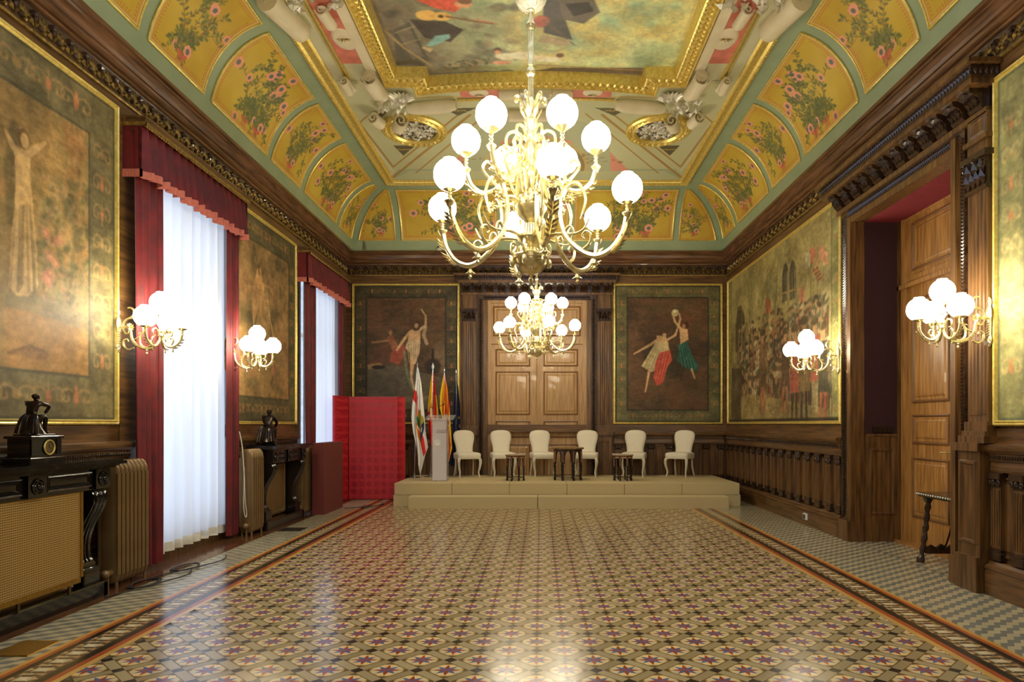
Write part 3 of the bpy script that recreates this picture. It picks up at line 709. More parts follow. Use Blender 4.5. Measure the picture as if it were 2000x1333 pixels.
# painted scene in the ceiling
def ceiling_picture():
    H = 4.68; P = Paint(CX-1.83, CX+1.83, 6.7, 9.22, .0075, (176, 176, 110), 5)
    P.mott([(138, 156, 114), (164, 176, 128), (186, 190, 138), (192, 180, 116), (158, 182, 144)], .9, 5)
    X = P.U; k = np.clip((-.0-X)/1.4+fbm(P.H, P.W, 4, 5, 4, 9)*.9-.75, 0, 1)[..., None]; P.I = P.I*(1-k)+np.array((112, 102, 84.))*k
    Q = lambda x, y: pc(x, y, H)
    def PL(col, *pts, a=1): P.poly([Q(x, y) for x, y in pts], col, a)
    def LN(col, wd, *pts, a=1): P.line([Q(x, y) for x, y in pts], wd, col, a, soft=.015)
    for i in range(70):
        R = P.rs; x, y = R.uniform(760, 1010), R.uniform(0, 145); u, v = Q(x, y); P.ell(u, v, R.uniform(.03, .14), R.uniform(.02, .1), [(92, 84, 72), (120, 104, 80), (74, 70, 62), (140, 122, 92)][i % 4], R.uniform(0, 3), .05, .5)
    for i in range(60):
        R = P.rs; x, y = R.uniform(1040, 1320), R.uniform(20, 145); u, v = Q(x, y); P.ell(u, v, R.uniform(.05, .2), R.uniform(.03, .1), [(206, 190, 112), (186, 160, 88), (196, 202, 140), (166, 186, 140)][i % 4], R.uniform(-.5, .5), .12, .35)
    PL((82, 78, 66), (768, 60), (800, 45), (838, 118), (828, 130), (800, 128), (775, 128)); PL((108, 100, 84), (776, 66), (800, 56), (828, 112), (806, 118))
    for a in ((772, 66, 812, 52), (782, 90, 822, 78)): LN((150, 134, 96), .02, a[:2], a[2:])
    LN((150, 128, 84), .035, (752, 62), (790, 96), (842, 130)); 
    PL((70, 62, 54), (800, 40), (870, 44), (905, 60), (880, 84), (830, 76)); PL((120, 160, 148), (832, 92), (850, 72), (878, 68), (880, 76), (848, 92)); PL((170, 150, 110), (826, 92), (846, 98), (840, 104), (824, 96))
    PL((196, 84, 62), (808, 0), (900, 0), (906, 12), (888, 26), (850, 18)); u, v = Q(905, 10); P.ell(u, v, .1, .07, (190, 140, 100)); P.ell(u+.02, v-.05, .08, .05, (110, 76, 56))
    u, v = Q(834, 32); P.ell(u, v, .13, .1, (214, 170, 92)); u, v = Q(862, 34); P.ell(u, v, .12, .085, (214, 170, 92)); P.ell(u-.005, v, .03, .03, (70, 50, 34)); LN((120, 86, 56), .03, (872, 34), (930, 44), (962, 48)); LN((180, 120, 90), .02, (930, 40), (970, 48))
    PL((86, 84, 78), (1060, 0), (1090, 0), (1118, 80), (1062, 66)); PL((104, 96, 84), (1088, 0), (1160, 0), (1172, 26), (1140, 48), (1100, 40)); PL((60, 56, 52), (1104, 10), (1150, 6), (1160, 24), (1120, 34)); u, v = Q(1056, 44); P.ell(u, v, .1, .12, (170, 96, 80), .3, .03)
    LN((110, 96, 76), .02, (1060, 40), (1122, 90)); PL((176, 158, 120), (1062, 70), (1116, 80), (1108, 92), (1050, 84))
    for (x, y, rx, ry, c) in ((972, 100, .05, .06, (96, 66, 44)), (972, 104, .04, .05, (200, 150, 110)), (990, 112, .15, .08, (216, 202, 168)), (1020, 110, .16, .09, (222, 206, 172)), (1052, 116, .16, .07, (214, 198, 160)), (1076, 118, .13, .06, (222, 208, 176)), (1094, 110, .05, .05, (104, 74, 50)), (980, 124, .12, .05, (196, 140, 110))):
        u, v = Q(x, y); P.ell(u, v, rx, ry, c, 0, .02)
    for i in range(60):
        R = P.rs; x = R.uniform(868, 962); y = 132-(x-868)*.14+R.uniform(-6, 6); u, v = Q(x, y); P.ell(u, v, .03, .02, [(70, 70, 48), (92, 92, 60), (150, 130, 96)][i % 3], R.uniform(0, 3), .01, .8)
    PL((112, 96, 74), (1080, 134), (1256, 134), (1256, 154), (1010, 146)); LN((166, 142, 100), .02, (1050, 128), (1256, 140)); LN((90, 78, 60), .02, (840, 146), (1000, 140))
    P.I = np.clip(P.I*1.15+8, 0, 255); P.age(.86, 1.12, 5, 5); P.mesh('painted_scene', lambda U_, V_: (U_, V_, U_*0+6.12), M['fresco'], CE)
ceiling_picture()
# painted field between frame and far rim
def ceiling_field():
    P = Paint(CX-2.72, CX+2.72, 9.05, 12.78, .011, (196, 194, 150), 8); P.mott([(188, 188, 144), (202, 200, 158)], .8, 4)
    def mir(pts): return [(2*CX-x, y) for x, y in pts]
    def L(col, wd, *px):
        pts = [pc(x, y) for x, y in px]; P.line(pts, wd, col); P.line(mir(pts), wd, col)
    def G(col, *px, a=1):
        pts = [pc(x, y) for x, y in px]; P.poly(pts, col, a); P.poly(mir(pts), col, a)
    OC = (170, 134, 74)
    G((168, 176, 140), (757, 352), (1048, 352), (1048, 330), (778, 330))
    G((222, 150, 128), (868, 334), (930, 270), (1000, 236), (1048, 232), (1048, 334))
    G((178, 182, 146), (905, 334), (905, 290), (950, 240), (1010, 222), (1048, 222), (1048, 262), (980, 275), (950, 334))
    u0, v0 = pc(1048, 330)
    for rr, c in ((1.16, (196, 176, 120)), (1.06, (150, 136, 100)), (.98, (216, 190, 140)), (.86, (206, 140, 120)), (.5, (170, 174, 140)), (.44, (212, 186, 130))):
        P.ell(CX, 12.15, rr*.8, rr*1.15, c)
    for k in range(13):
        th = k/12*PI; P.line([(CX, 11.7), (CX+.7*math.cos(th), 11.7-.95*math.sin(th))], .02, (176, 150, 104), .7)
    G((186, 190, 150), (757, 356), (1048, 356), (1048, 334), (800, 334))
    for i in range(40):
        R = P.rs; s = R.uniform(-1, 1); x = CX+s*1.5; y = 11.9-R.uniform(0, .5)*(1.6-abs(s*1.5)); P.ell(x, y, .05, .025, (150, 128, 84), R.uniform(0, 3), a=.6)
    L(OC, .05, (768, 346), (918, 224)); L(OC, .03, (812, 338), (950, 222)); L((214, 186, 110), .022, (812, 339), (1048, 339)); L((190, 160, 90), .05, (757, 352), (1048, 352))
    L(OC, .035, (702, 240), (768, 326)); L(OC, .035, (768, 326), (905, 216)); L((214, 206, 160), .03, (690, 236), (768, 334)); L(OC, .03, (702, 240), (718, 226))
    G((100, 94, 66), (768, 284), (812, 284), (788, 304)); G((100, 94, 66), (866, 212), (932, 210), (895, 226)); G((110, 100, 70), (738, 222), (760, 214), (742, 234))
    for x, y in ((788, 292), (895, 216)):
        u, v = pc(x, y)
        for su in (u, 2*CX-u):
            for k in range(5): P.ell(su+(k-2)*.05, v, .03, .015, (190, 160, 90), k)
    L((200, 170, 96), .03, (800, 190), (1048, 188))
    x0 = CX-2.35
    P.mesh('painted_field', lambda U_, V_: (U_, V_, U_*0+5.986), M['fresco'], CE, mask=~((np.abs(P.U-CX) < 2.0) & (P.Vv < 9.2+.2*(P.Vv*0))))
ceiling_field()
def ceiling_relief():
    # coral side strips with oval medallions, cream borders
    for sg in (-1, 1):
        X = lambda x: CX+sg*(x)
        def bx(x0, x1, y0, y1, z0, z1, name, m):
            b = MB(); a0, a1 = sorted((X(x0), X(x1))); b.box(a0, a1, y0, y1, z0, z1); return b.build(name, m, CE)
        bx(2.17, 2.43, 6.4, 8.60, 5.975, 5.99, 'coral_panel', M['pink'])
        bx(2.43, 2.455, 6.4, 9.0, 5.955, 5.99, 'gilt_fillet', M['gilt']); bx(2.485, 2.50, 6.4, 9.0, 5.965, 5.99, 'gilt_fillet', M['gilt'])
        bx(2.04, 2.17, 6.4, 8.75, 5.96, 5.99, 'cream_band', M['cream'])
        m = MB(); m.dome((X(2.25), 8.06, 5.975), V((1, 0, 0)), V((0, 1, 0)), V((0, 0, -1)), .14, .23, .02, 20); md = m.build('oval_medallion', M['cream'], CE)
        for k in range(7):
            pass
        e = MB()
        for k in range(-3, 4): e.petal((X(2.25), 8.0, 5.955), V((math.sin(k*.42), math.cos(k*.42)*.9, 0)), (0, 0, -1), .1, .02, .006)
        e.build('palmette', M['giltdark'], md)
        # rolled strapwork: big scroll, long roll, small roll
        def spiral(c, U, Vv, r, width, axis, turns=1.6):
            b = MB(); pr_ = []
            for k in range(26):
                t = k/25; rr = r*(1-.78*t); th = t*turns*2*PI; pr_.append(V(c)+V(U)*rr*math.cos(th)+V(Vv)*rr*math.sin(th))
            L0 = [p for p in pr_]; th_ = .012
            inner = []
            for k in range(26):
                t = k/25; rr = max(.004, r*(1-.78*t)-.018); th = t*turns*2*PI; inner.append(V(c)+V(U)*rr*math.cos(th)+V(Vv)*rr*math.sin(th))
            A = V(axis)*width
            b.loft([[p, q, q+A, p+A] for p, q in zip(pr_, inner)], True, True); return b.build('scroll', M['cream'], CE, 50)
        spiral((X(2.13), 8.72, 5.86), (sg, .0, 0), (0, -.25, -.97), .13, .42, (-sg*.10, 1, 0))
        spiral((X(2.48), 8.82, 5.87), (sg, 0, 0), (0, -.2, -.97), .075, .30, (0, 1, 0))
        b = MB(); b.tube([(X(2.13), 8.75, 5.9), (X(2.08), 9.3, 5.9)], [.085, .08], 12); b.tube([(X(2.48), 8.86, 5.9), (X(2.44), 9.12, 5.9)], .05, 10)
        b.build('strapwork_roll', M['cream'], CE, True)
        spiral((X(2.36), 9.88, 5.88), (sg*.9, .3, 0), (0, 0, -1), .11, .22, (-.3*sg, 1, 0)); spiral((X(1.98), 9.98, 5.88), (-sg*.9, .3, 0), (0, 0, -1), .12, .24, (.4*sg, 1, 0))
        # long roll at the far side
        b = MB(); rr = [.06, .085, .095, .095, .1, .095, .09, .06]; ptsr = [(X(1.82-.1*k), 9.72-.05*k*.35, 5.92) for k in range(8)]
        b.tube(ptsr, rr, 14); b.build('strapwork_roll', M['cream'], CE, True)
        # silver shells
        sh = MB(); c0 = V((X(1.86), 9.42, 5.93))
        for k in range(11):
            th = -PI*.05+k/10*PI*1.1; sh.petal(c0, V((math.cos(th), -math.sin(th)*.9, 0)), (0, 0, -1), .2, .055, .05)
        sh.dome(c0, V((1, 0, 0)), V((0, 1, 0)), V((0, 0, -1)), .07, .07, .07, 10)
        for k in range(26):
            R = random.Random(k*7+3); px = 2.28-.4*R.random(); py = 9.9-.42*R.random()-.1*(2.2-px)
            th = R.uniform(0, 6.28); sh.petal((X(px), py, 5.93), V((math.cos(th), math.sin(th), 0)), (0, 0, -1), .12, .055, .06)
        sh.build('silver_shell', M['silver'], CE)
        # upper silver cartouche near the top of the view
        sh = MB()
        for k in range(30):
            R = random.Random(k*5+1); th = R.uniform(0, 6.28); sh.petal((X(R.uniform(2.05, 2.9)), R.uniform(7.0, 7.42), 5.93), V((math.cos(th), math.sin(th), 0)), (0, 0, -1), .14, .06, .06)
        sh.build('silver_cartouche', M['silver'], CE)
        b = MB(); b.tube([(X(2.82), 7.2, 5.92), (X(2.68), 7.78, 5.92)], [.13, .12], 14); b.ball((X(2.68), 7.78, 5.92), .12, 12, 6); b.build('strapwork_roll', M['cream'], CE, True)
        spiral((X(2.3), 7.35, 5.9), (sg, 0, 0), (0, -.2, -1), .08, .3, (-.1*sg, 1, 0))
        # oval rosette: gold ring, silver foliage
        cx_, cy_ = X(1.885), 10.55; g = MB(); pr2 = []
        for r, z in ((.5, 5.985), (.5, 5.95), (.47, 5.93), (.41, 5.95), (.37, 5.93), (.34, 5.96), (.34, 5.985)):
            pr2.append([(cx_+r*1.0*math.cos(2*PI*j/36), cy_+r*1.12*math.sin(2*PI*j/36), z) for j in range(36)])
        g.loft(pr2, True); 
        for j in range(30):
            th = 2*PI*j/30; c = V((cx_+.43*math.cos(th), cy_+.48*math.sin(th), 5.945)); g.petal(c, V((-math.sin(th), math.cos(th), 0)), (0, 0, -1), .08, .06, .03)
        g.build('gilt_oval_ring', M['gilt'], CE, 35)
        g = MB(); g.dome((cx_, cy_, 5.985), V((1, 0, 0)), V((0, 1, 0)), V((0, 0, -1)), .34, .38, .004, 24); g.build('oval_ground', M['ovalground'], CE)
        g = MB(); R = random.Random(9)
        for j in range(140):
            th = R.uniform(0, 2*PI); r = .3*math.sqrt(R.random()); a = R.uniform(0, 6.28)
            g.petal((cx_+r*math.cos(th), cy_+r*1.1*math.sin(th), 5.975), V((math.cos(a), math.sin(a), 0)), (0, 0, -1), .085, .04, .03)
        for q in range(4):
            th0 = q*PI/2; pts = [(cx_+(.17+.09*math.cos(t*.8)*(1-t/9))*math.cos(th0+.3*math.sin(t)), cy_+(.19+.1*math.cos(t*.8)*(1-t/9))*math.sin(th0+.3*math.sin(t)), 5.95) for t in [k*.45 for k in range(14)]]
            g.tube(pts, .014, 6)
        g.build('silver_foliage', M['silver'], CE)
        b = MB(); a0, a1 = sorted((X(.5), X(1.04))); b.box(a0, a1, 9.24, 9.48, 5.97, 5.99); b.build('coral_panel', M['pink'], CE)
        m = MB(); m.dome((X(.78), 9.35, 5.972), V((1, 0, 0)), V((0, 1, 0)), V((0, 0, -1)), .14, .11, .02, 20); md = m.build('oval_medallion', M['cream'], CE)
        e = MB()
        for k in range(-3, 4): e.petal((X(.78), 9.40, 5.954), V((math.sin(k*.5)*.9, -math.cos(k*.5), 0)), (0, 0, -1), .09, .02, .006)
        e.build('palmette', M['giltdark'], md)
        b = MB(); b.tube([(X(.5), 9.36, 5.95), (X(.22), 9.33, 5.95)], .07, 12); b.build('strapwork_roll', M['cream'], CE, True)
    b = MB(); b.tube([(CX-1.1+k*.22, 9.56-.06*(1-((k-5)/5)**2), 5.965) for k in range(11)], .02, 8)
    b.build('gilt_fillet', M['gilt'], CE, True)
    sh = MB(); R = random.Random(2)
    for k in range(15):
        th = k/14*PI; sh.petal((CX, 9.32, 5.93), V((math.cos(th), math.sin(th)*1.1, 0)), (0, 0, -1), .2, .06, .06)
    for k in range(26):
        th = R.uniform(0, 6.28); sh.petal((CX+R.uniform(-.24, .24), R.uniform(9.3, 9.5), 5.93), V((math.cos(th), math.sin(th), 0)), (0, 0, -1), .1, .05, .05)
    sh.build('silver_shell', M['silver'], CE)
    b = MB(); b.box(CX-.22, CX+.22, 9.3, 9.7, 5.93, 5.99); b.build('shell_block', M['cream'], CE)
    b = MB(); b.tube([(CX-.4, 9.95, 5.93), (CX+.4, 9.95, 5.93)], .085, 12); b.build('strapwork_roll', M['cream'], CE, True)
ceiling_relief()
#==PART3==
# ================================================================== WAINSCOT
BASEP = [(-.01, 0), (.10, 0), (.10, .2), (.09, .21), (.105, .225), (.10, .245), (.07, .26), (.06, .285), (-.01, .29)]
RAILP = [(-.01, 1.03), (.05, 1.03), (.055, 1.05), (.05, 1.12), (.065, 1.125), (.065, 1.18), (.09, 1.19), (.11, 1.215), (.115, 1.24), (.115, 1.26), (-.01, 1.275)]
PIL = None
def pilaster_mesh():
    global PIL
    mb = MB(); w = .065     # local: x along the wall, y out of it (negative = into the room handled by rotation), z up
    mb.box(-w, w, 0, .045, .30, .98, 0)
    for k in range(4):
        x = -w+.022+k*.029; mb.tube([(x, .046, .42), (x, .046, .88)], .009, 6, 0)
    mb.cbox(-w-.012, w+.012, 0, .062, .30, .37, .008, 1); mb.cbox(-w-.006, w+.006, 0, .055, .37, .40, .008, 1)
    mb.cbox(-w-.02, w+.02, 0, .072, .975, 1.03, .008, 1)
    for sg in (-1, 1):
        mb.tube([(sg*(w-.01), .06, .955+.02*math.cos(t)) if False else (sg*(w-.008)+.018*math.cos(t), .062, .945+.018*math.sin(t)) for t in [q*PI/3 for q in range(6)]], .01, 5, 1)
        mb.petal((sg*.03, .048, .90), (sg*.3, 0, 1), (0, 1, 0), .075, .04, .022, 1)
    mb.petal((0, .05, .9), (0, 0, 1), (0, 1, 0), .08, .04, .03, 1); mb.ball((0, .065, .955), .016, 6, 4, 1)
    return mb.build('pilaster', [M['wood'], M['darkwood']], None, 40)
def wainscot(w, s0, s1, wall, idx=0):
    m = M['wood_x'] if w == 'back' else M['wood_h']
    mb = MB(); run(mb, w, s0, s1, BASEP); b = mb.build('skirting', m, wall)
    mb = MB(); run(mb, w, s0, s1, RAILP); rl = mb.build('chair_rail', m, wall)
    O, U, Z, N = wf(w); mb = MB(); n = int((s1-s0)/.03)
    for k in range(n): mb.dome(O+U*(s0+(k+.5)*(s1-s0)/n)+N*.062+Z*1.152, U, Z, N, .012, .024, .014, 6)
    mb.build('egg_moulding', M['darkwood'], rl)
    mb = MB(); wbox(mb, w, s0, s1, .285, 1.03, 0, .012)
    n = max(1, round((s1-s0)/.36)); st = (s1-s0)/n
    for k in range(n):
        a = s0+k*st; mb.panel(O, U, Z, N, a+.075, a+st-.075, .33, .99, [(0, .012), (0, .03), (.015, .03), (.025, .018), (.045, .018), (.06, .028), (.07, .028)])
    mb.build('wainscot_panelling', M['wood'], wall)
    global PIL
    for k in range(n+1):
        a = min(max(s0+k*st, s0+.07), s1-.07)
        if PIL is None: o = PIL = pilaster_mesh()
        else: o = PIL.copy(); C.objects.link(o)
        o.parent = wall; o.location = O+U*a+N*.012
        o.rotation_euler = (0, 0, {'left': -PI/2, 'right': PI/2, 'back': PI}[w])
wainscot('back', XL+.1, -1.66, WB); wainscot('back', 1.50, XR-.1, WB)
wainscot('right', 8.60, YB-.1, WR); wainscot('right', 3.0, 5.74, WR)
wainscot('left', 3.0, 6.5, WL); wainscot('left', 8.60, 10.95, WL); wainscot('left', 13.12, YB-.1, WL)
# stiles and rails framing the pictures
def frames(w, rects, wall, m):
    mb = MB()
    for s0, s1, z0, z1, o in rects: wbox(mb, w, s0, s1, z0, z1, 0, o)
    return mb.build('panel_framing', m, wall)
frames('back', [(XL, XR, 1.27, 1.42, .03), (XL, -3.86, 1.27, 4.3, .035), (3.72, XR, 1.27, 4.3, .035)], WB, M['wood_x'])
frames('left', [(3, 6.5, 1.27, 1.42, .03), (6.36, 6.72, 1.27, 4.3, .05), (8.5, 10.98, 1.27, 1.42, .03), (11.0, 11.1, 1.27, 4.3, .05), (8.52, 8.64, 1.27, 4.3, .045), (13.1, 13.3, 1.27, 4.3, .05)], WL, M['wood_h'])
frames('right', [(8.6, YB, 1.27, 1.42, .03), (13.87, YB, 1.27, 4.3, .035), (3, 5.8, 1.27, 1.39, .03)], WR, M['wood_h'])
# ================================================================== DOOR SURROUNDS
def fluted(mb, w, s0, s1, z0, z1, o0, o1, nf=5):
    O, U, Z, N = wf(w); wbox(mb, w, s0, s1, z0, z1, o0, o1, 0); W_ = s1-s0
    for k in range(nf):
        s = s0+W_*(.14+.72*k/(nf-1)); mb.tube([O+U*s+N*o1+Z*(z0+.06), O+U*s+N*o1+Z*(z1-.05)], W_*.055, 6, 0)
def capital(mb, w, s0, s1, z0, z1, o, mi=1):
    O, U, Z, N = wf(w); c = (s0+s1)/2; h = z1-z0; hw = (s1-s0)/2
    wbox(mb, w, s0, s1, z0, z1-.05, o-.03, o+.01, mi); wbox(mb, w, s0-.03, s1+.03, z1-.05, z1, o-.05, o+.05, mi); wbox(mb, w, s0-.01, s1+.01, z0-.03, z0, o-.03, o+.025, mi)
    for r, n, zz in ((0, 4, z0), (1, 3, z0+h*.3)):
        for k in range(n):
            s = s0+(k+.5)*(s1-s0)/n; mb.petal(O+U*s+N*(o+.01)+Z*zz, Z+N*.25, N, h*.5, hw*.5, .035, mi)
    for sg in (-1, 1):
        q = O+U*(c+sg*hw*.85)+N*(o+.025)+Z*(z1-.1)
        mb.tube([q+U*sg*.035*math.cos(t)*(1-t/9)+Z*.035*math.sin(t)*(1-t/9)+N*.004*t for t in [x*.7 for x in range(10)]], .011, 5, mi)
    mb.dome(O+U*c+N*(o+.03)+Z*(z1-.05), U, Z, N, .025, .03, .03, 6, mi)
def rope(mb, A, B, N, wd, step=.035, mi=0):
    A, B, N = V(A), V(B), V(N); D = (B-A).normalized(); S = D.cross(N); n = int((B-A).length/step)
    for k in range(n):
        c = A+D*(k+.5)*step; mb.petal(c-S*wd/2-D*step*.4, S+D*.55, N, wd*1.12, step*.9, .02, mi)
def surround(w, wall, s0, s1, top, pil, rng, dz=0, endblk=True):
    """carved rope architrave round the opening, bracketed frieze and cornice"""
    O, U, Z, N = wf(w); mb = MB()
    a0, a1, b0, b1 = rng   # rope outer/inner positions
    tp = 4.06
    P = lambda s, z, o: O+U*s+Z*z+N*o
    wbox(mb, w, a0, a1, .24, tp, 0, .065, 1); wbox(mb, w, b0, b1, .24, tp, 0, .065, 1); wbox(mb, w, a1, b0, tp-.09, tp, 0, .065, 1)
    rope(mb, P((a0+a1)/2, .26, .067), P((a0+a1)/2, tp-.08, .067), N, (a1-a0)*.8, .032, 0); rope(mb, P((b0+b1)/2, .26, .067), P((b0+b1)/2, tp-.08, .067), N, (b1-b0)*.8, .032, 0)
    rope(mb, P(a1, tp-.05, .067), P(b0, tp-.05, .067), N, .08, .032, 0)
    ar = mb.build('carved_architrave', [M['darkwood'], M['carve']], wall)
    mb = MB(); wbox(mb, w, a0-.02, a1+.03, 0, .25, 0, .1, 0); wbox(mb, w, b0-.03, b1+.02, 0, .25, 0, .1, 0)
    wbox(mb, w, a1, a1+.09, .24, tp-.1, 0, .05, 0); wbox(mb, w, b0-.09, b0, .24, tp-.1, 0, .05, 0); wbox(mb, w, a1, b0, top, tp-.09, 0, .055, 0)
    mb.build('architrave', M['wood'], wall)
    e0, e1 = pil
    mb = MB(); wbox(mb, w, e0, e1, 4.06, 4.11, 0, .09, 0); wbox(mb, w, e0, e1, 4.11, 4.28, 0, .06, 1)
    n = max(3, round((e1-e0)/.235)); st = (e1-e0)/n
    for k in range(n):
        c = e0+(k+.5)*st; wd = st*.34
        prof = [(.06, 4.11), (.10, 4.115), (.12, 4.14), (.11, 4.18), (.15, 4.22), (.20, 4.24), (.21, 4.28), (.06, 4.28)]
        mb.loft([[P(c+q, z, o) for o, z in prof] for q in (-wd, wd)], True, True, 1)
        for q in range(3): mb.petal(P(c+(q-1)*wd*.6, 4.13, .12), Z+N*.35, N, .12, wd*.6, .035, 1)
        mb.dome(P(c, 4.24, .2), U, Z, N, wd*.6, .028, .03, 6, 1)
        mb.dome(P(c+st/2, 4.2, .06), U, Z, N, .03, .035, .03, 8, 1)
    wbox(mb, w, e0-.05, e1+.05, 4.28, 4.33, 0, .25, 0); wbox(mb, w, e0-.08, e1+.08, 4.33, 4.42, 0, .27, 1)
    rope(mb, P(e0-.07, 4.375, .272), P(e1+.07, 4.375, .272), N, .075, .045, 1)
    for s_ in (e0-.08, e1+.08):
        sg = -1 if s_ < (e0+e1)/2 else 1
        for k in range(5): mb.petal(P(s_, 4.34, .05+k*.045), Z, U*sg, .075, .04, .02, 1)
    wbox(mb, w, e0-.12, e1+.12, 4.42, 4.46, 0, .31, 0)
    n2 = max(4, round((e1-e0)/.3))
    for k in range(n2+1):
        c = e0+(e1-e0)*k/n2; mb.dome(P(c, 4.46, .2), U, N, Z, .04, .04, .06, 8, 1)
        for sg in (-1, 1): mb.petal(P(c, 4.465, .2), U*sg+Z*.15, Z, .12, .05, .03, 1)
    mb.build('bracketed_entablature', [M['wood'], M['darkwood']], wall, label='dark carved entablature with scroll brackets')
surround('back', WB, -1.10, .945, 3.99, (-1.62, 1.47), (-1.27, -1.17, 1.03, 1.13))
surround('right', WR, DY0, DY1, DZ, (5.74, 8.66), (6.07, 6.12, 8.39, 8.56))
for a, b in ((-1.585, -1.33), (1.17, 1.42)):
    mb = MB(); fluted(mb, 'back', a, b, 1.35, 3.56, 0, .06); capital(mb, 'back', a, b, 3.56, 3.78, .06); wbox(mb, 'back', a, b, 3.78, 4.07, 0, .06)
    wbox(mb, 'back', a-.03, b+.03, 1.27, 1.31, 0, .1); wbox(mb, 'back', a-.015, b+.015, 1.31, 1.35, 0, .08); wbox(mb, 'back', a-.03, b+.03, .0, .29, 0, .12); wbox(mb, 'back', a-.02, b+.02, .29, 1.2, 0, .1); wbox(mb, 'back', a-.05, b+.05, 1.2, 1.27, 0, .14)
    O, U, Z, N = wf('back'); mb.panel(O, U, Z, N, a+.03, b-.03, .36, 1.1, [(0, .1), (.01, .115), (.03, .115), (.04, .102)])
    mb.build('fluted_pilaster', [M['wood'], M['darkwood']], WB, 30)
mb = MB(); a, b = 5.72, 5.99
fluted(mb, 'right', a, b, 1.45, 3.45, 0, .085); capital(mb, 'right', a, b, 3.45, 3.74, .085); wbox(mb, 'right', a, b, 3.74, 4.07, 0, .09)
for z0, z1, e, o in ((1.27, 1.33, .04, .15), (1.33, 1.37, .025, .13), (1.37, 1.45, .015, .11), (3.84, 3.88, .02, .12)): wbox(mb, 'right', a-e, b+e, z0, z1, 0, o)
wbox(mb, 'right', 5.76, 6.06, 0, .3, 0, .16); wbox(mb, 'right', 5.76, 6.06, .3, 1.2, 0, .13); wbox(mb, 'right', 5.73, 6.08, 1.2, 1.27, 0, .17)
O, U, Z, N = wf('right'); mb.panel(O, U, Z, N, 5.79, 6.03, .4, 1.12, [(0, .13), (.01, .15), (.03, .15), (.04, .132)])
mb.panel(O, U, Z, N, a+.03, b-.03, 3.9, 4.05, [(0, .09), (.02, .1), (.03, .092)])
mb.build('fluted_pilaster', [M['wood'], M['darkwood']], WR, 30)
# wood casing and lining of the right doorway
mb = MB()
mb.box(XR-.12, XR+.1, DY0-.07, DY0, 0, 4.0); mb.box(XR-.13, XR+.1, DY0-.08, DY0+.01, 0, .25)
mb.box(XR-.068, XR+.105, DY1-.012, DY1+.07, 0, 3.96); mb.box(XR-.11, XR+.12, DY1-.015, DY1+.07, 0, .25)
mb.box(XR+.105, XR+.53, DY1-.02, DY1, 0, 1.30); mb.box(XR+.105, XR+.53, DY1-.03, DY1, 1.28, 1.31)
mb.panel((0, DY1-.02, 0), (1, 0, 0), (0, 0, 1), (0, -1, 0), XR+.16, XR+.48, .32, 1.14, [(0, 0), (.01, .012), (.03, .012), (.05, -.003), (.07, -.003)])
mb.box(XR+.5, XR+.56, DY1-.05, DY1+.01, 0, DZ); mb.box(XR-.06, XR+.12, DY0, DY1, DZ-.03, DZ+.04)
mb.build('doorway_lining', M['wood'], WR)
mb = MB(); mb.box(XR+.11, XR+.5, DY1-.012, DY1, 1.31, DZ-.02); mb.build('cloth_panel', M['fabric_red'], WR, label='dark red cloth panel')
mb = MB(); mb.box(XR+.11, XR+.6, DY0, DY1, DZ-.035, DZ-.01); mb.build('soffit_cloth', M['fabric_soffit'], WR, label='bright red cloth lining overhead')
sw = MB(); sw.box(XR+.20, XR+.43, DY1-.03, DY1-.012, 1.33, 1.40)
for k in range(4): sw.box(XR+.21+k*.054, XR+.255+k*.054, DY1-.036, DY1-.03, 1.338, 1.392)
tag(sw.build('switch_plate', M['blackwood']), 'dark four-gang switch plate on the red cloth of the doorway', 'switch')
# ------------------------------------------------------------------ doors
PANP = [(0, 0), (0, .012), (.014, .016), (.026, .004), (.034, -.006), (.07, -.006), (.095, .006), (.11, .006)]
def door_leaf(name, parent, O, U, N, u0, u1, z0, z1, panels, m, hd=None):
    mb = MB(); O, U, N = V(O), V(U), V(N)
    a, b = O+U*u0-N*.05, O+U*u1; mb.box(min(a.x, b.x), max(a.x, b.x), min(a.y, b.y), max(a.y, b.y), z0, z1)
    lf = mb.build(name, m, parent)
    for (p0, p1, q0, q1) in panels:
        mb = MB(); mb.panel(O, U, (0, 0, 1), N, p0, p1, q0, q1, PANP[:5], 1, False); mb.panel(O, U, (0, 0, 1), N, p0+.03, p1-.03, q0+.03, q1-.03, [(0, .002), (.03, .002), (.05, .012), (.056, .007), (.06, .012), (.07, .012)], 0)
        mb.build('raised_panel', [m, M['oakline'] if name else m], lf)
    return lf
D1 = thing('door_1', None, None, (0, 0, 0)); struct(D1, 'tall oak double door in the end wall')
yb = YB+.10
mb = MB(); 
for a, b, z0, z1 in ((-1.10, -1.02, 0, 4.0), (.86, .945, 0, 4.0), (-1.10, .945, 3.92, 4.0), (-1.10, .945, 3.08, 3.18)): mb.box(a, b, YB+(.03 if b-a < .5 else .036), YB+.16, z0, z1)
mb.box(-1.10, .945, YB+.2, YB+.3, -.05, 4.0)
mb.build('door_frame', M['oak'], D1)
ct = -.08
lv = []
for sg in (-1, 1):
    u0, u1 = (ct-.95, ct-.005) if sg < 0 else (ct+.005, ct+.95); pc0, pc1 = (-.93, -.215) if sg < 0 else (.055, .77)
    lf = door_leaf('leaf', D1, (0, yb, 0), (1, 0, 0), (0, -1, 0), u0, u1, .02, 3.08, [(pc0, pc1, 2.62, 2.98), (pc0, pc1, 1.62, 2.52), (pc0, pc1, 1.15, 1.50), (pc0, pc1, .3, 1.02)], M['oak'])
mb = MB(); mb.box(ct-.03, ct+.03, yb-.02, yb+.02, .02, 3.08); mb.tube([(ct, yb-.022, .05), (ct, yb-.022, 3.05)], .012, 6); mb.build('meeting_stile', M['oak'], D1)
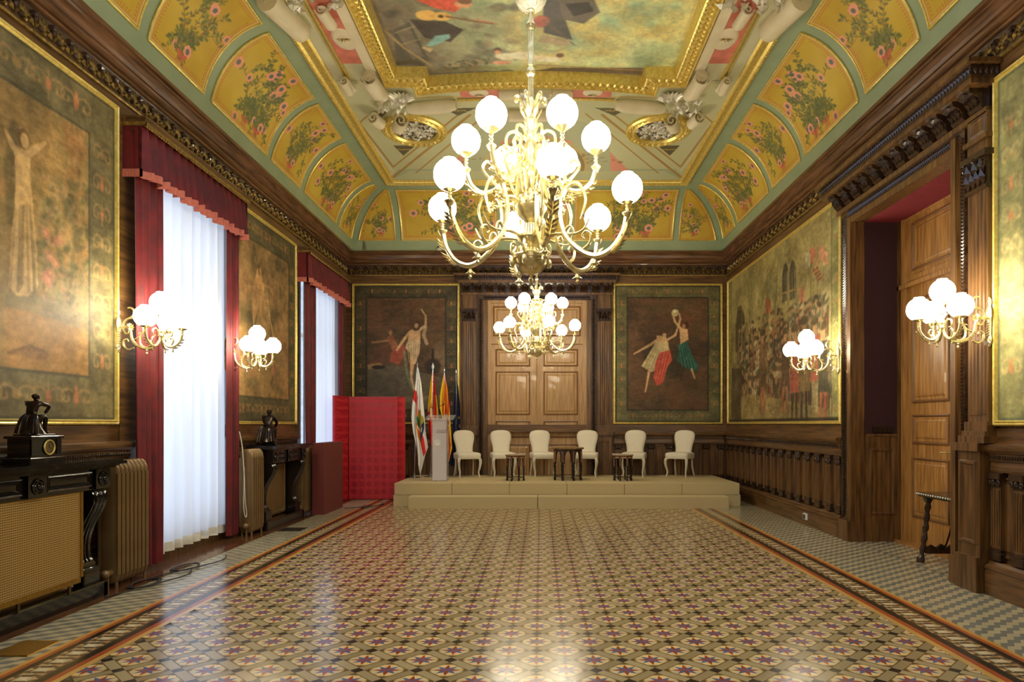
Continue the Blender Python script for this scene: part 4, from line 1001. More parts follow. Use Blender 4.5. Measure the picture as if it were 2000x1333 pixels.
door_leaf('transom', D1, (0, yb, 0), (1, 0, 0), (0, -1, 0), -1.03, .875, 3.18, 3.92, [(-.98, .825, 3.24, 3.86)], M['oak'])
mb = MB(); mb.tube([(ct+.045, yb, 1.25), (ct+.045, yb-.05, 1.25), (ct+.12, yb-.055, 1.25)], .01, 6); mb.cbox(ct+.03, ct+.06, yb-.01, yb, 1.18, 1.33, .003); mb.build('door_handle', M['brass'], D1)
D2 = thing('door_2', None, None, (0, 0, 0)); struct(D2, 'honey oak double door at the back of the side doorway')
xd = XR+.56; mb = MB()
for a, b, z0, z1 in ((DY0, 6.30, 0, DZ), (8.17, DY1, 0, DZ), (DY0, DY1, 3.86, DZ), (DY0, DY1, 3.06, 3.18)): mb.box(xd-(.03 if b-a < .5 else .024), xd+.1, a, b, z0, z1)
mb.box(xd+.1, xd+.16, DY0, DY1, -.05, DZ+.02); mb.box(xd-.06, xd+.1, DY0, DY1, 3.05, 3.10); mb.box(xd-.045, xd+.1, 8.19, 8.24, 0, DZ); mb.box(xd-.1, xd+.1, DY0, DY1, -.01, .03); mb.build('door_frame', M['oak2'], D2)
for a, b in ((6.31, 7.225), (7.235, 8.16)):
    door_leaf('leaf', D2, (xd, 0, 0), (0, 1, 0), (-1, 0, 0), a, b, .03, 3.05, [(a+.1, b-.1, 1.68, 2.9), (a+.1, b-.1, 1.20, 1.54), (a+.1, b-.1, .34, 1.04)], M['oak2'])
door_leaf('transom', D2, (xd, 0, 0), (0, 1, 0), (-1, 0, 0), 6.3, 8.17, 3.18, 3.86, [(6.4, 8.07, 3.24, 3.80)], M['oak2'])
mb = MB(); mb.tube([(xd, 7.30, 1.12), (xd-.06, 7.30, 1.12), (xd-.06, 7.4, 1.12)], .01, 6); mb.build('door_handle', M['brass'], D2)
# ================================================================== PICTURES
def picture(name, w, s0, s1, z0, z1, P, label, fw=.045, mcanvas='canvas', group=None):
    O, U, Z, N = wf(w); t = thing(name, label, 'painting', tuple(O+U*(s0+s1)/2+Z*z0), 0, group); L = t.location
    mb = MB(); mb.panel(O-L, U, Z, N, s0-fw, s1+fw, z0-fw, z1+fw, [(0, .0), (0, .05), (.012, .062), (fw*.5, .055), (fw*.8, .062), (fw, .04), (fw, .01)], 0, False)
    mb.build('gilt_frame', M['gilt'], t)
    o = P.mesh('canvas', lambda a, b: tuple((O-L)[i]+U[i]*a+Z[i]*b+N[i]*.035 for i in range(3)), M[mcanvas], t)
    bmx = MB(); a = O-L+U*s0+Z*z0+N*.005; b = O-L+U*s1+Z*z1+N*.03; bmx.box(min(a.x, b.x), max(a.x, b.x), min(a.y, b.y), max(a.y, b.y), min(a.z, b.z), max(a.z, b.z)); bmx.build('backing', M['darkwood'], t)
    return t
def border(P, s0, s1, z0, z1, bs, bz, col, orn, acc, n=(8, 9), edge=(60, 54, 34)):
    for a, b, c, d in ((s0, s0+bs, z0, z1), (s1-bs, s1, z0, z1), (s0, s1, z0, z0+bz), (s0, s1, z1-bz, z1)):
        P.mott([tuple(x*.86 for x in col), col, tuple(min(255, x*1.1) for x in col)], .15, 4, 1, box=(a, b, c, d))
    P.scrolls(s0+.03, s0+bs-.03, z0+bz, z1-bz, orn, n[1], True, acc); P.scrolls(s1-bs+.03, s1-.03, z0+bz, z1-bz, orn, n[1], True, acc)
    P.scrolls(s0+bs, s1-bs, z0+.03, z0+bz-.03, orn, n[0], False, acc); P.scrolls(s0+bs, s1-bs, z1-bz+.03, z1-.03, orn, n[0], False, acc)
    for d, wd in ((0.01, .022), ): P.line([(s0+d, z0+d), (s1-d, z0+d), (s1-d, z1-d), (s0+d, z1-d), (s0+d, z0+d)], wd, edge)
    P.line([(s0+bs, z0+bz), (s1-bs, z0+bz), (s1-bs, z1-bz), (s0+bs, z1-bz), (s0+bs, z0+bz)], .022, edge, .9)
# left near: tall pale figure in a wood
def pic_left1():
    s0, s1, z0, z1 = 3.3, 6.30, 1.47, 4.34; P = Paint(s0, s1, z0, z1, .0085, (150, 120, 70), 21)
    P.mott([(112, 88, 48), (150, 116, 66), (172, 132, 76), (140, 122, 70), (166, 120, 70)], .5, 5); P.mott([(90, 84, 48), (150, 118, 64), (176, 126, 74)], .9, 5, .5)
    P.poly([pl(x, y) for x, y in ((0, 600), (60, 590), (172, 640), (172, 755), (0, 745))], (168, 122, 66), .75); P.poly([pl(x, y) for x, y in ((0, 575), (90, 580), (172, 625), (172, 650), (60, 612), (0, 600))], (120, 108, 70), .6)
    R = P.rs
    for i in range(230):
        x, y = R.uniform(70, 172), R.uniform(360, 590); u, v = pl(x, y); P.ell(u, v, R.uniform(.02, .07), R.uniform(.015, .05), [(96, 92, 54), (150, 128, 78), (78, 76, 46), (176, 132, 92), (120, 112, 66)][i % 5], R.uniform(0, 3), .01, .5)
    for i in range(8):
        x, y = R.uniform(75, 110), R.uniform(440, 560); u, v = pl(x, y); P.ell(u, v, .05, .045, (186, 120, 88), a=.6); P.ell(u, v, .02, .02, (210, 150, 112), a=.6)
    for pts, wd, c in ((((110, 380), (140, 450), (130, 560)), .05, (92, 88, 56)), (((20, 250), (8, 330), (14, 430)), .1, (88, 76, 44)), (((150, 300), (140, 420), (150, 560)), .04, (116, 96, 56))): P.line([pl(*p) for p in pts], wd, c, .6, .03)
    sk = (206, 166, 104); PLs = lambda pts, c, a=1: P.poly([pl(*p) for p in pts], c, a)
    P.line([pl(*p) for p in ((2, 255), (16, 285), (28, 300))], [.03, .06, .07], sk); P.line([pl(*p) for p in ((80, 280), (62, 290), (45, 302))], [.03, .06, .07], sk)
    PLs([(18, 290), (52, 290), (50, 340), (56, 400), (62, 470), (66, 560), (44, 580), (24, 578), (8, 560), (14, 460), (20, 400), (22, 340)], sk)
    PLs([(34, 400), (40, 400), (36, 560), (26, 575)], (132, 108, 62), .7); PLs([(50, 400), (60, 470), (64, 560), (56, 570)], (150, 128, 74), .7); u, v = pl(38, 272); P.ell(u, v, .06, .08, (110, 80, 44)); P.ell(u+.01, v-.01, .045, .06, sk)
    for k in range(14):
        t = R.uniform(0, 1); P.line([pl(22+t*30, 400), pl(10+t*54, 570)], [.006, .02], (126, 104, 62) if k % 2 else (200, 164, 106), .55)
    P.line([pl(8, 690), pl(50, 676), pl(84, 690)], .03, (110, 78, 44), .8); P.ell(*pl(60, 690), .16, .05, (120, 84, 46), a=.6)
    border(P, s0, s1, z0, z1, .35, .37, (112, 100, 64), (164, 132, 80), (186, 116, 74), (7, 8), (72, 70, 50)); P.grain(7)
    picture('wall_painting', 'left', s0, s1, z0, z1, P, 'large tan painting with a draped standing figure, arms raised, nearest on the window wall')
pic_left1()
def pic_left2():
    s0, s1, z0, z1 = 8.62, 10.93, 1.47, 4.28; P = Paint(s0, s1, z0, z1, .01, (140, 110, 66), 22)
    P.mott([(96, 80, 46), (132, 104, 60), (156, 122, 74), (146, 108, 66)], .45, 5)
    Q = pl
    sk = (190, 144, 88)
    P.poly([Q(*p) for p in ((498, 525), (503, 520), (508, 545), (512, 560), (506, 620), (522, 640), (512, 660), (500, 600), (490, 640), (486, 580))], sk, .9); P.line([Q(505, 556), Q(522, 560), Q(528, 575)], .04, sk); P.ell(*Q(502, 526), .05, .09, (120, 86, 50)); P.ell(*Q(504, 530), .035, .06, sk)
    P.poly([Q(*p) for p in ((500, 590), (514, 570), (524, 640), (520, 700), (500, 740), (486, 700))], (170, 134, 80), .6); P.line([Q(516, 560), Q(522, 620), Q(534, 680)], .03, (200, 160, 110)); P.ell(*Q(528, 718), .06, .3, (190, 110, 80), .2, .02, .8)
    P.poly([Q(*p) for p in ((478, 740), (520, 726), (548, 740), (552, 790), (478, 792))], (150, 116, 64), .7)
    for i in range(60):
        R = P.rs; u, v = Q(R.uniform(480, 550), R.uniform(560, 790)); P.ell(u, v, R.uniform(.03, .15), R.uniform(.03, .2), [(80, 74, 44), (160, 120, 70), (120, 98, 58)][i % 3], R.uniform(0, 3), .05, .35)
    border(P, s0, s1, z0, z1, .27, .33, (88, 80, 50), (156, 118, 66), (170, 100, 62), (6, 8)); P.grain(7)
    picture('wall_painting', 'left', s0, s1, z0, z1, P, 'tan painting hanging between the two curtained windows')
pic_left2()
def pic_back(s0, s1, seed, label, which):
    z0, z1 = 1.475, 4.255; P = Paint(s0, s1, z0, z1, .0085, (88, 66, 38), seed)
    P.mott([(70, 50, 30), (92, 66, 40), (114, 76, 48), (96, 76, 46), (110, 66, 42)], .6, 5, 1); P.mott([(66, 54, 32), (100, 70, 44)], .25, 4, .4, st=(1, 3))
    Q = pb; PG = lambda c, pts, a=1: P.poly([Q(*p) for p in pts], c, a); LN = lambda c, w_, pts, a=1: P.line([Q(*p) for p in pts], w_, c, a, .014); E = lambda x, y, ru, rv, c, an=0, a=1, sf=.014: P.ell(*Q(x, y), ru, rv, c, an, sf, a)
    sk, sk2 = (206, 164, 116), (170, 122, 78)
    if which == 0:
        PG((96, 84, 62), ((718, 712), (780, 716), (868, 740), (868, 800), (718, 800))); PG((158, 118, 70), ((718, 712), (745, 710), (752, 720), (720, 722)), .8); E(740, 718, .14, .04, (44, 34, 24)); E(862, 700, .2, .3, (140, 116, 86), 0, .6, .1); E(846, 716, .16, .16, (48, 36, 26), .4, .9, .06); LN((48, 34, 24), .05, ((846, 684), (846, 720)))
        LN(sk2, .04, ((728, 670), (745, 668), (758, 666))); LN((150, 92, 62), .14, ((764, 662), (772, 680), (778, 700)), .9); PG((156, 76, 52), ((764, 690), (788, 668), (794, 690), (780, 712), (762, 708))); E(762, 648, .05, .065, (110, 76, 46)); E(764, 651, .038, .05, sk2)
        LN((120, 132, 92), .06, ((790, 688), (796, 730), (806, 760)), .7); 
        LN(sk, [.05, .06, .05, .04], ((776, 684), (790, 664), (800, 650), (806, 646))); LN(sk, [.06, .05, .04, .03], ((822, 644), (832, 636), (832, 618), (824, 606)))
        PG(sk, ((800, 648), (822, 646), (822, 664), (818, 676), (796, 674))); PG((206, 176, 132), ((796, 668), (822, 664), (820, 690), (812, 712), (802, 712), (802, 690), (792, 680))); LN((206, 180, 140), .07, ((832, 640), (828, 655), (834, 672)), .7)
        for k in range(10): LN((140, 110, 72) if k % 2 else (230, 202, 158), .012, ((796+k*2.4, 672), (800+k*1.6, 708)), .7)
        LN(sk, [.09, .05, .035], ((806, 706), (804, 738), (810, 764))); E(816, 633, .05, .065, (84, 56, 34)); E(814, 637, .04, .052, sk)
        E(812, 780, .5, .05, (128, 106, 78), .1, .6, .05)
    else:
        E(1306, 668, .45, .6, (70, 50, 32), .7, .5, .2); E(1316, 720, .25, .2, (56, 48, 26), 0, .6, .08)
        PG((196, 174, 124), ((1282, 666), (1304, 670), (1308, 690), (1294, 700), (1290, 716), (1272, 728), (1252, 716), (1264, 696)))
        for k in range(14): LN((150, 126, 84) if k % 2 else (222, 204, 156), .012, ((1282+k*1.8, 670), (1254+k*3.4, 716+(k % 3)*3)), .7)
        PG((196, 82, 62), ((1288, 690), (1308, 684), (1312, 704), (1300, 722), (1294, 748), (1282, 754), (1276, 738), (1280, 708)))
        for k in range(7): LN((150, 54, 42) if k % 2 else (222, 116, 88), .014, ((1290+k*3, 692), (1280+k*2.6, 742)), .7)
        LN(sk, [.05, .06, .04, .03], ((1284, 664), (1270, 674), (1252, 684), (1238, 692))); PG(sk, ((1282, 656), (1300, 658), (1304, 670), (1282, 668))); LN(sk, [.05, .05, .04], ((1304, 664), (1318, 656), (1322, 644))); LN(sk, [.06, .04, .03], ((1268, 722), (1264, 744), (1260, 766))); E(1298, 651, .05, .05, (84, 56, 34), .3); E(1297, 655, .04, .04, sk)
        PG((46, 92, 76), ((1324, 674), (1342, 668), (1350, 694), (1364, 714), (1358, 728), (1342, 722), (1322, 706)))
        for k in range(9): LN((30, 66, 56) if k % 2 else (92, 140, 116), .014, ((1326+k*2, 676), (1332+k*3.2, 718)), .75)
        PG(sk, ((1326, 640), (1342, 644), (1344, 664), (1328, 674))); LN(sk, [.05, .05, .03], ((1330, 644), (1318, 630), (1312, 612))); LN(sk, [.05, .04, .03], ((1324, 640), (1328, 624), (1326, 614))); E(1339, 636, .06, .07, (74, 44, 28)); E(1335, 638, .035, .05, sk2); E(1318, 612, .075, .075, (196, 178, 120)); E(1317, 609, .03, .03, (240, 230, 190)); LN(sk, [.04, .03], ((1350, 722), (1356, 740)))
    g = (98, 92, 56) if which else (70, 62, 40)
    border(P, s0, s1, z0, z1, .245, .24, g, (146, 120, 70) if which else (120, 96, 56), (176, 106, 70), (7, 9), (40, 38, 26)); P.grain(5)
    picture('wall_painting', 'back', s0, s1, z0, z1, P, label)
pic_back(-3.80, -1.70, 31, 'dark painting of draped figures left of the oak double door, partly behind the flags', 0)
pic_back(1.525, 3.665, 32, 'dark painting of two floating figures lifting a ball, right of the oak double door', 1)
def pic_right():
    s0, s1, z0, z1 = 8.66, 13.80, 1.475, 4.28; P = Paint(s0, s1, z0, z1, .0105, (150, 134, 78), 33); R = P.rs
    P.mott([(118, 102, 58), (146, 128, 74), (168, 152, 92), (140, 132, 82)], .7, 5)
    Q = pr; PG = lambda c, pts, a=1: P.poly([Q(*p) for p in pts], c, a); LN = lambda c, w_, pts, a=1, sf=.012: P.line([Q(*p) for p in pts], w_, c, a, sf)
    PG((150, 136, 84), ((1425, 545), (1480, 520), (1480, 640), (1425, 640)), .7); PG((160, 144, 90), ((1520, 480), (1625, 400), (1625, 600), (1520, 600)), .6)
    for x, y in ((1538, 545), (1552, 540)):
        u, v = Q(x, y); P.ell(u, v, .13, .24, (70, 62, 48)); P.rect(u-.13, u+.13, v-.35, v, (70, 62, 48)); P.line([(u-.2, v-.4), (u-.2, v+.1), (u, v+.32), (u+.2, v+.1), (u+.2, v-.4)], .03, (176, 160, 106), .8)
    LN((150, 120, 66), .03, ((1520, 578), (1575, 560))); PG((64, 54, 36), ((1440, 640), (1444, 600), (1452, 596), (1458, 620), (1458, 680), (1440, 690))); PG((126, 110, 62), ((1540, 500), (1560, 460), (1562, 490), (1545, 510)), .6)
    for i in range(90):
        x, y = R.uniform(1470, 1520), R.uniform(540, 610); P.ell(*Q(x, y), R.uniform(.04, .12), R.uniform(.03, .1), [(116, 116, 72), (140, 132, 84), (170, 156, 104)][i % 3], R.uniform(0, 3), .03, .4)
    # lances
    for i in range(46):
        x = R.uniform(1450, 1622); y = R.uniform(700, 760); LN([(96, 82, 48), (190, 170, 118), (130, 108, 62)][i % 3], R.uniform(.01, .022), ((x, y), (x+R.uniform(-10, 14), y-R.uniform(110, 260))), .75)
    for x, y, c in ((1592, 500, (192, 96, 74)), (1598, 520, (196, 150, 96)), (1608, 495, (206, 128, 100)), (1616, 505, (212, 140, 110)), (1570, 580, (190, 110, 86)), (1504, 600, (180, 84, 62)), (1582, 510, (200, 188, 150))):
        PG(c, ((x-5, y-18), (x+6, y-12), (x+5, y+10), (x-4, y+16)), .9)
    for k in range(4): LN((150, 64, 46), .03, ((1593+k*3, 530+k*6), (1602+k*3, 524+k*6)))
    # crowd, back to front
    pal = [(74, 60, 42), (112, 78, 50), (150, 118, 76), (62, 62, 52), (176, 150, 104), (132, 60, 44), (92, 88, 66), (196, 178, 140), (158, 84, 62), (54, 46, 36)]
    for row in range(7):
        for i in range(34):
            t = R.uniform(0, 1); x = 1446+t*178; base = 612+row*19+(1-t)*40-t*28+R.uniform(-7, 7); u, v = Q(x, base); sc = (.125+row*.011)*R.uniform(.85, 1.25)
            c = pal[R.randint(len(pal))]; ln = R.uniform(-.6, .6)*sc; P.poly([(u-sc*.8+ln, v-sc*4.2), (u-sc*.5, v-sc*.35), (u+sc*.45, v-sc*.3), (u+sc*.75+ln, v-sc*4.2)], c, .8)
            for q in range(5): P.line([(u+R.uniform(-.5, .5)*sc, v-sc*R.uniform(.3, 1.5)), (u+R.uniform(-.9, .9)*sc+ln, v-sc*R.uniform(2, 4.2))], sc*R.uniform(.08, .22), pal[R.randint(len(pal))], .7)
            P.ell(u, v+sc*.1, sc*.32, sc*.40, (176, 134, 94), a=.85); P.ell(u, v+sc*.5, sc*R.uniform(.45, .75), sc*.22, [(56, 42, 30), (90, 60, 40), (190, 174, 136), (70, 76, 60)][R.randint(4)], R.uniform(-.5, .5), a=.85)
    PG((148, 126, 76), ((1425, 830), (1425, 780), (1470, 770), (1530, 780), (1625, 800), (1625, 830)), .9); PG((60, 46, 34), ((1425, 720), (1450, 720), (1452, 826), (1425, 828)), .85)
    for i in range(30): P.ell(*Q(R.uniform(1455, 1600), R.uniform(785, 822)), R.uniform(.03, .1), .02, [(120, 100, 60), (186, 168, 120)][i % 2], 0, .01, .6)
    # foreground walkers
    for x, yb_, hh, c, st in ((1493, 806, 1.45, (116, 84, 56), (176, 84, 60)), (1538, 806, 1.35, (92, 60, 46), (170, 80, 60)), (1556, 826, 1.5, (186, 88, 70), (60, 50, 40)), (1575, 830, 1.6, (140, 110, 70), (60, 50, 44)), (1596, 800, 1.3, (196, 90, 74), (150, 140, 100)), (1612, 828, 1.4, (60, 56, 46), (180, 90, 70))):
        u, v = Q(x, yb_); P.line([(u-.06*hh, v), (u-.04*hh, v+.4*hh)], .05*hh, st); P.line([(u+.07*hh, v+.02), (u+.04*hh, v+.4*hh)], .05*hh, st); P.poly([(u-.13*hh, v+.3*hh), (u+.13*hh, v+.3*hh), (u+.11*hh, v+.8*hh), (u-.1*hh, v+.8*hh)], c)
        P.ell(u, v+.88*hh, .055*hh, .065*hh, (186, 136, 96)); P.ell(u, v+.94*hh, .09*hh, .04*hh, (70, 54, 36)); P.line([(u-.1*hh, v+.75*hh), (u-.2*hh, v+.5*hh)], .05*hh, c)
        for q in range(4): P.line([(u+(q-1.5)*.05*hh, v+.78*hh), (u+(q-1.5)*.07*hh, v+.32*hh)], .014*hh, tuple(k*.7 for k in c), .7)
    LN((120, 96, 56), .03, ((1524, 804), (1546, 700))); LN((176, 150, 100), .02, ((1600, 800), (1612, 560)))
    P.mott([(110, 100, 60), (176, 160, 104)], .3, 4, .28)
    for a, b in ((s1-.22, s1), (s0, s0+.26)):
        P.mott([(120, 116, 66), (146, 138, 84)], .15, 4, .85, box=(a, b, z0, z1)); P.scrolls(a+.03, b-.03, z0, z1, (176, 160, 104), 10, True, (186, 110, 80)); P.line([(a if a > 10 else b, z0), (a if a > 10 else b, z1)], .015, (90, 84, 50))
    P.line([(s0, z0+.02), (s1, z0+.02)], .05, (58, 50, 32)); P.grain(7)
    picture('wall_painting', 'right', s0, s1, z0, z1, P, 'wide painting of a marching crowd with lances on the right wall')
pic_right()
def pic_right_near():
    s0, s1, z0, z1 = 3.6, 5.67, 1.46, 4.28; P = Paint(s0, s1, z0, z1, .0085, (150, 142, 94), 34); P.mott([(130, 124, 76), (154, 146, 94), (172, 162, 108)], .4, 5)
    P.mott([(120, 100, 60), (160, 130, 80)], .4, 4, 1, box=(s0+.3, s1-.3, z0+.3, z1-.3)); P.figure(4.5, 1.9, 1.6, (190, 150, 100), (150, 110, 70))
    border(P, s0, s1, z0, z1, .31, .3, (150, 144, 92), (190, 164, 108), (200, 128, 80), (6, 9), (96, 104, 78)); P.grain(6)
    picture('wall_painting', 'right', s0, s1, z0, z1, P, 'olive painting with arabesque border, nearest on the right wall beside the fluted pilaster')
pic_right_near()
#==PART4==
# ================================================================== CURTAINS
def sheet(name, y0, y1, x, z0, z1, amp, waves, m, parent, taper=0, seed=1, nz=18, edge=0, pull=.5, col=None, ny=None, phase=0, sharp=1.0):
    n = ny or max(24, waves*14); R = random.Random(seed); ph = [R.uniform(0, 6.28) for _ in range(6)]
    T, S = np.meshgrid(np.linspace(0, 1, n), np.linspace(0, 1, nz))
    Y = y0+(y1-y0)*T; Z = z0+(z1-z0)*S
    w = np.sin(T*waves*2*PI+ph[0]+phase+.25*np.sin(S*2+ph[1]))+.35*np.sin(T*waves*3.3*PI+ph[2]+S*.8)+.25*np.sin(T*5+ph[3])
    X = x+amp*w*(1-.15*S)
    mid = y0+(y1-y0)*pull; k = 1-taper*(1-S)*.5; Y = mid+(Y-mid)*k+.012*np.sin(S*3+T*9+ph[4])
    return gridmesh(name, X, Y, Z, col, m, parent)
def valance(y0, y1, z0, z1, label):
    t = thing('curtain_valance', label, 'valance', (XL, (y0+y1)/2, z0)); L = t.location; xo = XL+.25
    # path: return at the near side, front, return at the far side
    def path(n_per=14):
        pts = []; 
        for k in range(14): pts.append((XL+.02+.23*k/14, y0, 0))
        n = int((y1-y0)/.135)*n_per
        for k in range(n+1):
            a = k/n; ph = a*n/n_per; f = ph-int(ph); w = .5-.5*math.cos(2*PI*(f**1.3))   # soft knife pleats
            pts.append((xo-.055+.075*w, y0+(y1-y0)*a, 1))
        for k in range(14): pts.append((xo-.23*k/13, y1, 0))
        return pts
    P = path(); nz = 10
    S = np.linspace(0, 1, nz)[:, None]; px = np.array([p[0] for p in P])[None]; py = np.array([p[1] for p in P])[None]; fr_ = np.array([p[2] for p in P])[None]
    gat = (XL+.25-.0); spread = (.6+.55*(1-S))
    X = np.where(fr_ > 0, xo-.055+(px-xo+.055)*spread+.01*(1-S), px+0*S)-L.x; Y = py+0*S-L.y+.006*np.sin(px*0+py*40)*(1-S)
    Z = z0+(z1-z0)*S-L.z+.012*np.sin(py*27)*(1-S)
    gridmesh('pleated_cloth', X, Y, Z, None, M['velvet'], t)
    Z2 = -.05+.075*S+.012*np.sin(py*27); X2 = X[:1]+.008+0*S; Y2 = Y[:1]+0*S
    gridmesh('fringe', X2, Y2, Z2, None, M['fringe'], t)
    mb = MB(); mb.box(0, .275, y0-L.y-.02, y1-L.y+.02, z1-z0, z1-z0+.035); mb.box(0, .285, y0-L.y-.03, y1-L.y+.03, z1-z0+.035, z1-z0+.055)
    mb.build('pelmet_board', M['wood_h'], t)
    mb = MB(); mb.box(.25, .28, y0-L.y-.022, y1-L.y+.02, z1-z0-.03, z1-z0); mb.box(.0, .28, y0-L.y-.024, y0-L.y-.004, z1-z0-.03, z1-z0)
    for k in range(int((y1-y0)/.04)): mb.petal((.281, y0-L.y+k*.04, z1-z0-.03), (0, 0, -1), (1, 0, 0), .03, .03, .008)
    mb.build('gilt_braid', M['giltdark'], t)
def drape(y0, y1, x, z0, z1, label, waves, taper=0, seed=1, cat='curtain', group=None, pull=.5):
    t = thing('velvet_curtain', label, cat, (x, (y0+y1)/2, z0)); L = t.location
    sheet('cloth', y0-L.y, y1-L.y, 0, 0, z1-z0, .024, waves, M['velvet'], t, taper, seed, pull=pull)
    mb = MB(); mb.tube([(0, y0-L.y, z1-z0-.02), (0, y1-L.y, z1-z0-.02)], .012, 6); mb.build('curtain_rail', M['brassdark'], t); return t
def sheer(y0, y1, x, z0, z1, label, waves, seed):
    t = thing('sheer_curtain', label, 'curtain', (x, (y0+y1)/2, z0)); L = t.location
    sheet('cloth', y0-L.y, y1-L.y, 0, 0, z1-z0, .034, waves, M['sheer'], t, 0, seed, nz=26, ny=waves*18)
    sheet('hem', y0-L.y, y1-L.y, .004, .0, .10, .034, waves, M['hem'], t, 0, seed, nz=4, ny=waves*18)
    mb = MB(); mb.tube([(0, y0-L.y, z1-z0-.01), (0, y1-L.y, z1-z0-.01)], .01, 6); mb.build('curtain_rail', M['white'], t)
M['hem'] = mat('doubled_cream_hem', (236, 230, 210), .8, scale=60, c2=(226, 220, 200))
valance(6.40, 8.66, 3.80, 4.26, 'crimson pleated valance with salmon fringe above the nearer window')
valance(10.97, 13.28, 3.76, 4.22, 'crimson pleated valance with salmon fringe above the farther window')
drape(6.38, 6.86, XL+.15, .05, 4.2, 'crimson velvet curtain left of the nearer white sheer', 4, .35, 3, pull=1)
dr = drape(8.34, 8.62, XL+.15, .06, 4.2, 'crimson velvet curtain right of the nearer white sheer', 4, .0, 5)
mb = MB(); P = catmull([(.09, -.03, 1.28), (.12, -.02, 1.1), (.14, -.01, .74), (.14, -.02, .36), (.145, 0, .24), (.15, .02, .21), (.15, .04, .26), (.145, .01, .44), (.14, -.01, .84)], 6); mb.tube(P, .006, 6); mb.build('pull_cord', M['cord'], dr, True, label='ivory looped cord')
drape(10.99, 11.54, XL+.15, .08, 4.18, 'crimson velvet curtain at the near edge of the farther window', 4, .55, 7, pull=.9)
drape(12.94, 13.22, XL+.15, .08, 4.18, 'crimson velvet curtain at the far edge of the farther window', 4, 0, 9)
sheer(6.72, 8.52, XL+.06, .10, 4.1, 'white sheer curtain glowing with daylight in the nearer window', 9, 2)
sheer(11.2, 13.12, XL+.06, .10, 4.05, 'white sheer curtain glowing with daylight in the farther window', 9, 4)
# ================================================================== RADIATORS
SEC = None
def radiator(y0, n, label, zt=1.11):
    global SEC
    t = thing('radiator', label, 'radiator', (XL+.225, y0+n*.06/2, .0))
    if SEC is None:
        mb = MB(); lp = []; w = .027
        for z, d, ww in ((.045, .05, .018), (.055, .075, .024), (.09, .09, w), (.3, .09, w*.95), (.9, .09, w*.95), (1.0, .09, w), (1.055, .085, w), (1.085, .07, .024), (1.105, .05, .016), (1.112, .02, .008)):
            lp.append([(d*math.cos(a)*(1 if abs(math.cos(a)) > .99 else 1), ww*math.sin(a), z) for a in [2*PI*j/16 for j in range(16)]])
        mb.loft(lp, True, True)
        for s in (-1, 1):
            mb.box(.075*s-.012, .075*s+.012, -w*.75, w*.75, .12, 1.0)
        SEC = mb.build('radiator_section', M['radiator'], t, 50)
        first = SEC
    else: first = None
    for k in range(n):
        o = first if (first is not None and k == 0) else SEC.copy()
        if o is not SEC or first is None: C.objects.link(o) if o.name not in C.objects else None
        o.parent = t; o.location = (0, -n*.03+(k+.5)*.06, 0)
    mb = MB()
    for q in (-n*.03+.03, n*.03-.03):
        for s in (-.06, .06): mb.tube([(s, q, .13), (s, q, 0)], .014, 8)
    mb.tube([(.02, -n*.03-.05, .14), (.02, n*.03+.03, .14)], .03, 10); mb.tube([(.02, -n*.03-.03, .14), (.02, -n*.03-.03, 0)], .014, 8); mb.ball((.02, -n*.03-.06, .14), .04, 10, 6)
    mb.build('pipe_and_valve', M['radiator'], t, True)
radiator(5.90, 8, 'bronze-painted column radiator between the nearer black mantel and the window')
radiator(8.67, 6, 'bronze-painted column radiator between the nearer window and the farther mantel')
radiator(10.58, 7, 'bronze-painted column radiator half hidden behind the farther mantel and the brown panel')
